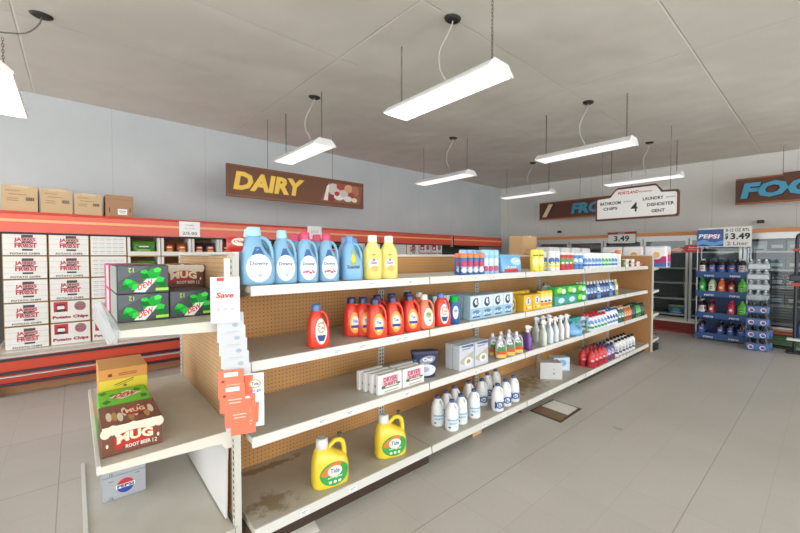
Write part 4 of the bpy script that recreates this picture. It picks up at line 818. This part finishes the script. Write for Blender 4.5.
tagsign(3.17,1.89,.27,.23,'plain white sign on the cooler canopy behind the pink capped bottles',[('SALE',.1,.5,.2,'#c4c6ca')])
# ---------------------------------------------------------------- hanging signs
def hang(m,pts): 
    for a,b in pts: m.tube([a,b],.004,M('#55534e',.5),5)
BRN=M('#6b4229',.55)
e=empty('dairy_sign','long brown hanging sign reading DAIRY in yellow with a food picture','sign',(2.83,5.65,2.36))
m=MB().box(-1.18,1.18,-.02,.02,0,.43,BRN); m.box(-1.18,1.18,-.026,.026,-.02,.01,M('#7d5032',.5)); m.box(-1.18,1.18,-.026,.026,.42,.44,M('#7d5032',.5)); m.build('board',e)
fn=planef(-.02); m=MB(); m.text(fn,'DAIRY',-.54,.215,1.06,.265,M('#e9bf48',.45),.004,shear=.18,bold=.05); m.build('lettering',e)
m=MB(); m.poly(fn,[(.30,.05),(1.10,.05),(1.16,.385),(.47,.385)],M('#8a5240',.5),.001); r=random.Random(5)
for k,(x,z,a,b_,c) in enumerate([(.56,.27,.12,.10,'#cfc4bc'),(.50,.12,.09,.06,'#8c1f24'),(.66,.15,.10,.06,'#e2e0da'),(.76,.22,.09,.07,'#c8c0b6'),(.84,.13,.09,.05,'#dcdcd8'),(.70,.32,.09,.05,'#a83c34'),(.86,.31,.09,.07,'#d6a078'),(.98,.12,.06,.04,'#e8d8b0'),(1.0,.28,.08,.09,'#b06a52'),(.62,.20,.05,.04,'#b22c30'),(.92,.21,.06,.04,'#a03a30')]): m.ell(fn,x,z,a,b_,M(c,.5),.0015+.0002*k,14)
m.poly(fn,[(.36,.07),(.42,.30),(.47,.36),(.44,.07)],M('#e6e0d8',.5),.004); m.build('food_picture',e)
for x in (-.58,.55): MB().tube([(x,0,.44),(x,0,1.19)],.004,M('#55534e',.5),5).build('hanging_wire',e)
def bar(name,label,x,y0,y1,z0,h,text,tw,tc,stripe,wires,joint=None):
    """sign facing -X; local x runs towards the aisle (-Y)"""
    L=y0-y1; e=empty(name,label,'sign',(x,(y0+y1)/2,z0),-PI/2)
    m=MB().box(-L/2,L/2,-.02,.02,0,h,M('#5a3220',.55)); m.box(-L/2,L/2,-.026,.026,h-.02,h+.008,M('#8c5028',.5)); m.box(-L/2,L/2,-.026,.026,-.008,.02,M('#a05a2a',.5))
    if joint is not None: m.box(-L/2+joint,L/2,-.045,-.02,-.02,h+.03,M('#5a3220',.55)).box(-L/2+joint,L/2,-.047,-.02,-.02,.01,M('#a05a2a',.5))
    m.build('board',e); m=MB(); f0=planef(-.02)
    yy=-.05 if joint is not None else -.02
    f1=lambda a,b,c_: Vector((a,yy-c_,b))
    m.text(f1,text,-L/2+tw[0]+tw[1]/2+.012,h/2-.012,tw[1],h*.62,M('#241a1c',.5),.001,shear=.2,bold=.07)
    m.text(f1,text,-L/2+tw[0]+tw[1]/2,h/2,tw[1],h*.62,M(tc,.45),.004,shear=.2,bold=.055); m.build('lettering',e)
    if stripe:
        m=MB(); m.poly(f0,[(-L/2+.08,.06),(-L/2+.20,.06),(-L/2+.38,h-.05),(-L/2+.26,h-.05)],M('#e6d39a',.5),.002); m.poly(f0,[(-L/2+.20,.06),(-L/2+.27,.06),(-L/2+.45,h-.05),(-L/2+.38,h-.05)],M('#2c2c44',.5),.002); m.build('stripes',e)
    for q in wires: MB().tube([(q,0,h+.008),(q,0,cz((y0+y1)/2-q)-z0)],.005,M('#77746c',.5),5).build('hanging_wire',e)
bar('frozen_sign','long brown hanging sign with blue lettering partly hidden behind the aisle board',9.6,5.24,2.60,2.47,.44,'FROZEN',(.88,1.45),'#3f8ea8',True,(-.25,.9))
bar('food_sign','brown hanging sign reading FOOD at the right edge of the picture',9.6,1.235,-.75,2.47,.47,'FOOD',(.10,1.35),'#3b93b4',False,(-.36,.6),.64)
# aisle board
e=empty('aisle_sign','white aisle board number 4 with brown border and stepped top','sign',(6.9,2.12,2.14),-PI/2)
def outline(g):
    return [(-.57-g,-.02-g),(.55+g,-.02-g),(.57+g,.0-g*.5),(.57+g,.30+g),(.55+g,.325+g),(.37+g*.5,.335+g),(.31,.43+g),(.29,.45+g),(-.25,.45+g),(-.28,.43+g),(-.36-g*.5,.325+g),(-.55-g,.315+g),(-.57-g,.30+g)]
m=MB().prism(outline(.03),-.02,.02,M('#5e3124',.5),'y'); m.build('frame',e)
fn=planef(-.02); m=MB(); m.prism(outline(0),-.024,-.021,M('#e9e8e4',.5),'y'); m.build('panel',e); fn=planef(-.024); m=MB()
m.text(fn,'PORTLAND',-.09,.385,.30,.05,M('#b83a3c',.5),.001,shear=.2,bold=.03); m.text(fn,'Foodcenter',.16,.378,.18,.032,M('#b83a3c',.5),.001,shear=.2,bold=.02)
K=M('#22252a',.5)
m.text(fn,'BATHROOM',-.36,.235,.32,.055,K,.001,bold=.03); m.text(fn,'CHIPS',-.36,.145,.22,.05,K,.001,bold=.03); m.text(fn,'4',.0,.14,.10,.15,K,.001,bold=.01)
m.text(fn,'LAUNDRY',.26,.255,.28,.05,K,.001,bold=.03); m.text(fn,'DISHDETER',.36,.155,.36,.05,K,.001,bold=.03); m.text(fn,'GENT',.33,.055,.18,.05,K,.001,bold=.03)
for x,z in ((-.10,.24),(.49,.25)): m.rect(fn,x,z,.12,.02,M('#b8b8b4',.5),.001,g=1)
m.build('lettering',e)
for q in (-.5,.48): MB().tube([(q,0,.33),(q,0,1.33)],.004,M('#77746c',.5),5).build('hanging_wire',e)
# ---------------------------------------------------------------- ceiling lights
def chain(x,y,z0,z1):
    m=MB(); z=z0; k=0
    while z<z1-.01:
        L=.034; pts=[]
        for i in range(8):
            t=2*PI*i/8; a=math.cos(t)*.008; b=math.sin(t)*(L/2+.003)
            pts.append((x+(a if k%2 else 0),y+(0 if k%2 else a),z+L/2+b))
        m.tube(pts,.0022,M('#5c5850',.4,.6),4,True); z+=L-.006; k+=1
    return m
def light(x,y,label,on,mx=0,my=0,em=0,cordx=0):
    z0=2.85; e=empty('ceiling_light',label,'light',(x,y,z0),0,'hanging fluorescent lights')
    L=.60; hm=M('#e9e9e7',.4); ct=cz(y)-z0
    MB().prism([(-.155,0),(-.155,.012),(-.085,.075),(.085,.075),(.155,.012),(.155,0),(.145,0),(.08,.06),(-.08,.06),(-.145,0)],-L,L,hm,'y').build('housing',e)
    for s in (-1,1): MB().prism([(-.158,-.004),(-.158,.014),(-.088,.079),(.088,.079),(.158,.014),(.158,-.004)],s*L-.004,s*L+.004,hm,'y').build('end_cap',e)
    MB().prism([(-.146,.006),(-.10,-.006),(.10,-.006),(.146,.006)],-L+.006,L-.006,M('#fbfbf8',.4,emit=em) if em else M('#e0e0dc',.3),'y').build('diffuser',e)  # off fixtures carry a weak glow too, added to brighten the far end
    for s in (-1,1): chain(0,s*.52,.075,cz(y+s*.52)-z0).build('chain',e)
    MB().loft([(cz(y+my)-z0-.022,mx,my,.055,.04,2),(cz(y+my)-z0-.01,mx,my,.075,.06,2),(cz(y+my)-z0+.002,mx,my,.08,.065,2)],M('#2b2723',.5),18).build('canopy',e)
    zt=cz(y+my)-z0-.02; q=.10+cordx
    if cordx: cp=[(mx,my,zt),(mx-.02,my,zt-.07),(mx-.10,my+.02,zt-.16),(mx-.22,my+.03,zt-.20),(mx-.40,my+.04,zt-.24),(mx-.50,my+.05,zt-.36),(mx-.42,my*.5,zt-.48),(0,my*.3,.075)]
    else: cp=[(mx,my,zt),(mx-.02,my+.0,zt-.06),(mx-q*.6,my+.03,zt-.16),(mx-q,my+.06,zt-.28),(mx-q,my+.05,zt-.42),(mx-q*.5,my+.02,zt-.52),(0,my*.3,.075)]
    cp=[Vector(v) for v in cp]; sm=[]
    for i in range(len(cp)-1):
        p0,p1,p2,p3=cp[max(i-1,0)],cp[i],cp[i+1],cp[min(i+2,len(cp)-1)]
        for k in range(5):
            t=k/5; sm.append(.5*((2*p1)+(p2-p0)*t+(2*p0-5*p1+4*p2-p3)*t*t+(3*p1-p0-3*p2+p3)*t**3))
    MB().tube(sm+[cp[-1]],.006,M('#b9b6ae' if not cordx else '#6c6a66',.5),7).build('cord',e)
light(2.42,2.24,'brightly lit hanging fluorescent fixture nearest the camera above the shelving',1,.03,-.10,6.5)
light(5.14,2.20,'hanging fluorescent fixture with a cord loop, right of centre before the aisle board',0,-.05,-.08,.9)
light(2.36,4.72,'hanging fluorescent fixture above the DAIRY lettering',0,.02,-.30,.9)
light(5.05,4.60,'hanging fluorescent fixture above the back wall, right of the lit one',0,-.05,-.25,.9)
light(7.75,4.55,'hanging fluorescent fixture deepest in the room corner',0,-.1,-.2,.9)
light(7.85,2.30,'hanging fluorescent fixture above the stepped aisle board',0,-.15,-.15,.9)
light(-.47,4.66,'brightly lit hanging fluorescent fixture cut off at the left picture edge',1,.30,-.20,6.5,.15)
# ---------------------------------------------------------------- glass door coolers on the right wall
FR=M('#b8bab8',.35,.5); GL=bpy.data.materials.new('door_glass'); GL.use_nodes=True; nt=GL.node_tree; nt.nodes.clear()
o_=nt.nodes.new('ShaderNodeOutputMaterial'); mx=nt.nodes.new('ShaderNodeMixShader'); tr=nt.nodes.new('ShaderNodeBsdfTransparent'); gl=nt.nodes.new('ShaderNodeBsdfGlossy'); fz=nt.nodes.new('ShaderNodeFresnel'); fz.inputs[0].default_value=1.45
gl.inputs['Roughness'].default_value=.03; tr.inputs[0].default_value=(.86,.9,.9,1); nt.links.new(fz.outputs[0],mx.inputs[0]); nt.links.new(tr.outputs[0],mx.inputs[1]); nt.links.new(gl.outputs[0],mx.inputs[2]); nt.links.new(mx.outputs[0],o_.inputs[0])
YD=[5.65,4.88,4.11,3.34,2.57,1.80,1.03,.26,-.51,-1.28]
e=empty('glass_door_cooler','long glass door cooler along the right wall with an orange wood header','cooler',(0,0,0))
MB().box(8.88,9.75,YD[-1],YD[0],1.885,1.955,M('#c4814a',.5,noise=.1,scale=3)).build('header',e)
MB().box(8.90,9.75,YD[-1],YD[0],1.83,1.885,FR).build('door_track',e)
MB().box(9.66,9.75,YD[-1],YD[0],.0,1.83,M('#8c918f',.5)).build('back_panel',e)
MB().box(8.90,9.66,1.05,YD[0],0,.24,M('#7a2a22',.5)).build('base_panel',e); MB().box(8.90,9.66,YD[-1],1.05,.16,.24,M('#a4542c',.5)).build('base_panel',e)
gm=NT('green_turf',.9); gm.col(gm.mix(gm.noise(40,6),lin('#2c4a2c'),lin('#5f7f56'))); MB().box(8.82,9.0,YD[-1],1.05,0,.15,gm.m).build('base_skirt',e)
MB().box(8.86,8.90,1.05,YD[0],.0,.05,M('#8c2a22',.5)).build('base_rail',e); MB().box(8.86,8.90,1.05,YD[0],.20,.24,M('#d6d2cc',.4)).build('base_rail',e)
for y0,y1 in zip(YD,YD[1:]):
    fr=MB(); 
    fr.box(8.90,8.935,y1+.008,y1+.05,.24,1.83,FR); fr.box(8.90,8.935,y0-.05,y0-.008,.24,1.83,FR); fr.box(8.90,8.935,y1+.05,y0-.05,.24,.29,FR); fr.box(8.90,8.935,y1+.05,y0-.05,1.78,1.83,FR)
    d=fr.build('door',e); MB().box(8.915,8.92,y1+.05,y0-.05,.29,1.78,GL).build('glass',d); MB().tube([(8.90,y1+.07,.8),(8.87,y1+.07,.83),(8.87,y1+.07,1.2),(8.90,y1+.07,1.23)],.008,M('#44484a',.4),6).build('handle',d)
    for z in (.33,.64,.95,1.24,1.55):
        s=MB(); s.box(8.96,9.62,y1+.03,y0-.03,z,z+.008,M('#a8aca8',.5)); sh=s.build('shelf',e); MB().box(8.945,8.96,y1+.03,y0-.03,z-.008,z+.022,M('#e4e4e0',.4)).build('price_rail',sh)
SOD=Proto('soda_bottle','bottle',bottle(.10,.10,.30,'#241a18','#1c1c20',.08,.3,lab_stripe('#e6e6e2','#2c5a3c','#b83030'),.62,2,n=14))
for i in range(2): P(SOD,9.06,2.36-i*.13,1.249,['left','right'][i]+' of two dark soda bottles on a cooler shelf by the shelving end',-PI/2,'dark soda bottles in the cooler')
b=carton(.26,.14,.19,'#3f78b0',lambda b,fn,w,d,h:(b.rect(fn,0,.86*h,.96*w,.2*h,M('#c8c84a',.5),.001,g=1),b.ell(fn,0,.45*h,.25*w,.22*h,M('#7fb0d8',.5),.001),b.rect(fn,0,.2*h,.6*w,.08*h,M('#e8eef4',.5),.002,g=1)))
tag(b.build('blue_carton',loc=(9.06,2.0,.339),rz=-PI/2),'blue carton with a yellow top on the lowest cooler shelf','box')
# stock behind the doors
CC=[('#8fa8b4','pale blue'),('#b8b4ac','grey'),('#6a8a9c','steel blue'),('#c8ccd0','white'),('#8a7a6c','taupe'),('#5a6a74','slate')]
KP=[Proto('packaged_food','box',[('carton',carton(.20,.16,.18,c,lambda b,fn,w,d,h:(b.rect(fn,0,.5*h,.7*w,.3*h,M('#e4e4e0',.5),.001,g=1),b.rect(fn,0,.2*h,.5*w,.08*h,M('#4a4e58',.5),.001,g=1))))]) for c,_ in CC]
for a,y0 in enumerate((1.0,.23)):
    for q,z in enumerate((.64,.95,1.24,1.55)):
        for i in range(3):
            k=(a*5+q*3+i*2)%6
            P(KP[k],9.07,y0-.17-.22*i,z+.009,f'{CC[k][1]} package behind glass, {ORD[i]} from left, {ORD[3-q]} shelf down, {["left","right"][a]} door',-PI/2,'packages behind the cooler glass')
# red sign
e=empty('red_cooler_sign','red shelf sign stuck on the cooler doors left of the cola rack','sign',(8.87,1.87,1.62),-PI/2)
m=MB().box(.02,.26,-.008,.008,-.06,.08,M('#c8202a',.4)); m.box(-.26,.02,-.006,.006,-.055,.01,M('#c4564c',.4)); m.build('board',e); m=MB(); fn=planef(-.009)
m.text(fn,'Save',.14,.03,.14,.035,M('#f4e0e0',.5),.001,shear=.2); m.rect(fn,.14,-.015,.16,.008,M('#f0c0c0',.5),.001,g=1); m.poly(fn,[(-.25,-.04),(-.05,-.05),(.0,.0),(-.1,.03),(-.2,.0)],M('#e0b8a0',.5),.001); m.build('print',e)
# 3.49 sign on header
e=empty('price_board','white price board reading 3.49 with a dark red top behind the far shelving','sign',(8.84,2.955,1.76),-PI/2)
MB().box(-.26,.26,-.006,.006,0,.19,M('#c9ccc8',.5)).build('board',e); m=MB().box(-.28,.28,-.008,.008,.19,.24,M('#8c2430',.5)); m.text(planef(-.008),'PEPSI',0,.215,.12,.022,M('#e8d8d8',.5),.001); m.build('top_strip',e)
m=MB(); m.text(planef(-.006),'3.49',.0,.10,.30,.12,K,.001,bold=.03); m.build('price',e)
# wall cameras
for y,l in ((4.89,'small dark camera on the right wall above the far coolers'),(.914,'small dark camera on the right wall above the price header')):
    m=MB().box(9.99,10.03,y-.05,y+.05,2.12,2.18,M('#2c2a28',.5),.01); m.tube([(10.02,y,2.15),(10.098,y,2.16)],.015,M('#2c2a28',.5),8); tag(m.build('wall_camera'),l,'camera')
# ---------------------------------------------------------------- cola rack
e=empty('cola_rack','blue cola display rack with four bottle shelves under a price header','display rack',(8.45,1.25,0),-PI/2)
BLU=M('#2f5288',.45); BD=M('#243c66',.5); RZ=[.06,.42,.80,1.14]
for s in (-1,1):
    for yy in (0,.32): MB().tube([(s*.335,yy+.0,0),(s*.335,yy,2.0 if yy else 1.62)],.012,M('#9aa2a8',.35,.5),8).build('post',e)
for k,z in enumerate(RZ):
    t=MB().box(-.335,.335,0,.33,z,z+.012,BD); t.box(-.34,.34,-.012,0,z-.03,z+.075,BLU); t.box(-.345,-.335,-.01,.33,z,z+.10,BLU); t.box(.335,.345,-.01,.33,z,z+.10,BLU); tr_=t.build('shelf_tray',e)
    for q in (-.16,.18): MB().text(planef(-.012),'PEPSI',q,z+.0,.13,.03,M('#dfe6f0',.4),.001,bold=.03).build('lettering',tr_)
MB().box(-.33,.33,.33,.34,.1,1.30,BD).build('back_panel',e); MB().box(-.30,.30,.02,.30,0,.03,BLACK).build('base',e)
h=MB().box(-.345,.375,.0,.012,1.64,1.98,M('#d9d9d4',.5)).build('header_board',e)
m=MB().box(-.345,.02,-.006,0,1.655,1.95,M('#1f4f92',.4)); fn=planef(-.006); m.poly(fn,[(-.345,1.74),(-.25,1.78),(-.1,1.72),(.02,1.76),(.02,1.70),(-.12,1.66),(-.26,1.70),(-.345,1.67)],M('#5f98cc',.4),.001)
m.ell(fn,-.10,1.81,.10,.055,M('#c8303a',.4),.001,14,.3); m.ell(fn,-.09,1.78,.10,.045,M('#2c5aa8',.4),.002,14,.3); m.text(fn,'PEPSI',-.175,1.83,.28,.075,M('#f0f2f4',.4),.003,shear=.15,rot=-.05,bold=.03); m.build('logo_panel',h)
m=MB(); fn=planef(0); m.text(fn,'8-12 OZ BTL',.20,1.925,.30,.05,K,.002,bold=.02); m.text(fn,'$',.06,1.82,.045,.11,K,.002,bold=.03); m.text(fn,'3.49',.235,1.82,.25,.11,K,.002,bold=.035); m.text(fn,'2 Liter',.20,1.70,.27,.06,M('#4a5058',.5),.002,bold=.01); m.build('price_lettering',h)
def cola(col,cap,lc,lc2):
    w=.105; h=.28
    secs=[(0,0,0,.4*w,.4*w,2),(.01,0,0,.5*w,.5*w,2),(.2*h,0,0,.5*w,.5*w,2),(.28*h,0,0,.46*w,.46*w,2),(.56*h,0,0,.48*w,.48*w,2),(.68*h,0,0,.48*w,.48*w,2),(.80*h,0,0,.32*w,.32*w,2),(.90*h,0,0,.14*w,.14*w,2),(.93*h,0,0,.12*w,.12*w,2)]
    fn=loftf(secs); l=MB(); l.rect(fn,0,.42*h,.94*w,.40*h,M(lc,.4),.001,g=8); l.ell(fn,0,.44*h,.22*w,.10*h,M(lc2,.4),.002,12); l.rect(fn,0,.44*h,.44*w,.04*h,M('#f0f0f0',.4),.003,g=3)
    return [('body',MB().loft(secs,M(col,.15,coat=.4),14)),('cap',MB().cyl(0,0,.92*h,h,.15*w,M(cap,.4),10)),('label',l)]
CO={'p':(Proto('cola_bottle','bottle',cola('#231512','#2a4a90','#3c6cb8','#c8343c')),'cola bottle with a blue label'),'w':(Proto('cola_bottle','bottle',cola('#231512','#c8ccd0','#d8dce0','#b8303c')),'cola bottle with a silver label'),
 'g':(Proto('soda_bottle','bottle',cola('#2c9a3c','#2c9a3c','#2fae48','#e0e0d8')),'green lemon lime soda bottle'),'o':(Proto('soda_bottle','bottle',cola('#e0622c','#e8e8e8','#e8683c','#f0c890')),'orange soda bottle'),
 'r':(Proto('soda_bottle','bottle',cola('#5c1620','#b02a34','#b03a40','#e0c8a8')),'dark red soda bottle'),'m':(Proto('soda_bottle','bottle',cola('#c8284c','#c8284c','#e04068','#f4d8e0')),'pink red soda bottle'),'d':(Proto('soda_bottle','bottle',cola('#c8d4b0','#5a8a3c','#e0e0c8','#486a34')),'pale green soda bottle'),
 'n':(Proto('soda_bottle','bottle',cola('#58c83c','#58c83c','#6ad848','#2c6a28')),'neon green soda bottle')}
rows={3:'wpppw',2:'gdorn',1:'wr mn',0:'p ppp'}
for k,s in rows.items():
    for i,c in enumerate(s):
        if c==' ': continue
        for j in range(2):
            P(CO[c][0],8.45+.06+j*.115,1.25-(-.265+.132*i),RZ[k]+.0125,f'{CO[c][1]}, {ORD[i]} from left, {["bottom","lower middle","upper middle","top"][k]} rack shelf, {["front","back"][j]}',-PI/2,'bottles on the cola rack')
for i in range(4):
    P(CO['p'][0],8.74,1.46-i*.13,RZ[3]+.0125,f'cola bottle at the very back of the top rack shelf, {ORD[i]} from the left',-PI/2,'bottles on the cola rack')
# bottle packs stacked beside
def sixpack():
    b=MB().box(-.135,.135,-.09,.09,.0,.12,M('#3b5f96',.25,coat=.5),.02); fn=planef(-.09)
    for q in (-.068,.068): b.ell(fn,q,.055,.035,.035,M('#dfe4ec',.4),.001,12); b.ell(fn,q+.003,.05,.026,.02,M('#2c4a90',.4),.002,12); b.ell(fn,q,.068,.022,.012,M('#c03440',.4),.002,12)
    parts=[('wrap',b)]
    for i in range(3):
        for j in range(2):
            x=-.09+.09*i; y=-.045+.09*j; parts.append(('bottle_top',MB().loft([(.115,x,y,.04,.04,2),(.15,x,y,.028,.028,2),(.17,x,y,.013,.013,2),(.19,x,y,.013,.013,2)],M('#262a34',.25,coat=.4),10)))
    return parts
SP=Proto('bottle_pack','pack',sixpack(),'shrink wrapped bottle packs')
for k in range(4): SP.put((8.12,.745,.002+k*.195),f'blue shrink wrapped bottle pack, {["lowest","second","third","topmost"][k]} in the stack beside the cola rack',-PI/2)
for k in range(2): SP.put((8.33,.72,.002+k*.195),f'blue shrink wrapped bottle pack behind the front stack, {["lower","upper"][k]} one',-PI/2)
# clear water bottle packs on the stack
def waterpack():
    parts=[('wrap',MB().box(-.13,.13,-.085,.085,.0,.10,M('#b8c2c8',.12,coat=.6,trans=.55),.02))]
    for i in range(3):
        for j in range(2):
            x=-.085+.085*i; y=-.042+.084*j
            parts.append(('bottle_top',MB().loft([(.095,x,y,.038,.038,2),(.125,x,y,.026,.026,2),(.145,x,y,.012,.012,2)],M('#c6d0d6',.1,coat=.6,trans=.5),10)))
            parts.append(('bottle_cap',MB().cyl(x,y,.143,.16,.014,M('#e6e8ea',.4),10)))
    return parts
WP=Proto('water_pack','pack',waterpack(),'clear water packs')
for k in range(4): WP.put((8.15,.755,.785+k*.162),f'clear plastic water bottle pack above the blue packs, {["lowest","second","third","topmost"][k]} of four',-PI/2+.1*(k%2))
# black wire rack and dark display post at right
e=empty('wire_rack','black wire rack with thin horizontal bars against the cooler door','rack',(8.62,.50,0),-PI/2)
for s in (-.14,.14): MB().tube([(s,0,0),(s,0,1.22)],.008,BLACK,6).build('post',e)
for k in range(26): MB().tube([(-.14,-.003,.12+k*.043),(.14,-.003,.12+k*.043)],.0045,BLACK,5).build('bar',e)
MB().box(-.15,.15,-.1,.12,0,.02,BLACK).build('base',e)
e=empty('pole_display','dark tall pole display with orange bands at the right picture edge','display stand',(8.30,.30,0),-PI/2)
for s in (-.05,.05): MB().tube([(s,0,.03),(s,0,1.74)],.022,M('#20262c',.4),10).build('pole',e)
MB().tube([(-.05,0,1.74),(-.04,0,1.80),(.0,0,1.83),(.04,0,1.80),(.05,0,1.74)],.022,M('#20262c',.4),10).build('top_arch',e)
MB().box(-.14,.16,-.12,.1,.0,.03,BLACK).build('base',e); MB().box(-.13,.15,-.10,.04,.20,.23,M('#dcdcd8',.5)).build('tray',e)
MB().box(-.12,.14,-.08,.05,1.10,1.20,M('#2c3440',.4),.015).build('bracket',e); MB().box(-.10,.12,-.085,.03,1.03,1.08,M('#b04a38',.5)).build('band',e); MB().box(-.09,.09,-.03,.03,1.56,1.60,M('#b04a38',.5)).build('band',e)
for k,(x,h_) in enumerate(((.0,.26),(.08,.28))): tag(bottle(.08,.08,h_,'#2c4c80','#20304c',.1,.3,None,.66,2)[0][1].build('blue_bottle',loc=(8.36,.30-x,.231)),['left','right'][k]+' blue bottle on the low tray of the pole display','bottle')
# bits on the floor under the shelving
tag(MB().prism([(0,0),(.20,.01),(.19,.10),(.01,.11)],0,.002,M('#eceae4',.7),'z').build('paper_sheet',loc=(.78,1.83,.001),rz=-.3),'white sheet of paper on the floor by the near shelving corner','paper')
tag(MB().box(0,.12,0,.01,0,.07,M('#c2a078',.7)).build('cardboard_scrap',loc=(2.44,1.90,0)),'tan cardboard scrap propped under the bottom shelf','cardboard')
#@@END
# ---------------------------------------------------------------- camera, light, view
cam=bpy.data.cameras.new('camera'); co=bpy.data.objects.new('camera',cam); C.objects.link(co)
cam.sensor_width=36; cam.lens=375.3/800*36; cam.clip_start=.05
co.location=(0,0,1.48); co.rotation_euler=(math.radians(90-1.55),0,math.radians(-41)); S.camera=co
w=bpy.data.worlds.new('world'); S.world=w; w.use_nodes=True; w.node_tree.nodes['Background'].inputs[0].default_value=(.97,.985,1,1); w.node_tree.nodes['Background'].inputs[1].default_value=3.6
def area(loc,size,sy,power,rot,col=(1,1,1)):
    l=bpy.data.lights.new('window_light','AREA'); l.shape='RECTANGLE'; l.size=size; l.size_y=sy; l.energy=power; l.color=col
    o=bpy.data.objects.new('window_light',l); C.objects.link(o); o.location=loc; o.rotation_euler=rot; return o
S.view_settings.view_transform='Standard'; S.view_settings.look='None'; S.view_settings.exposure=0.25; S.view_settings.gamma=1; S.view_settings.use_curve_mapping=False
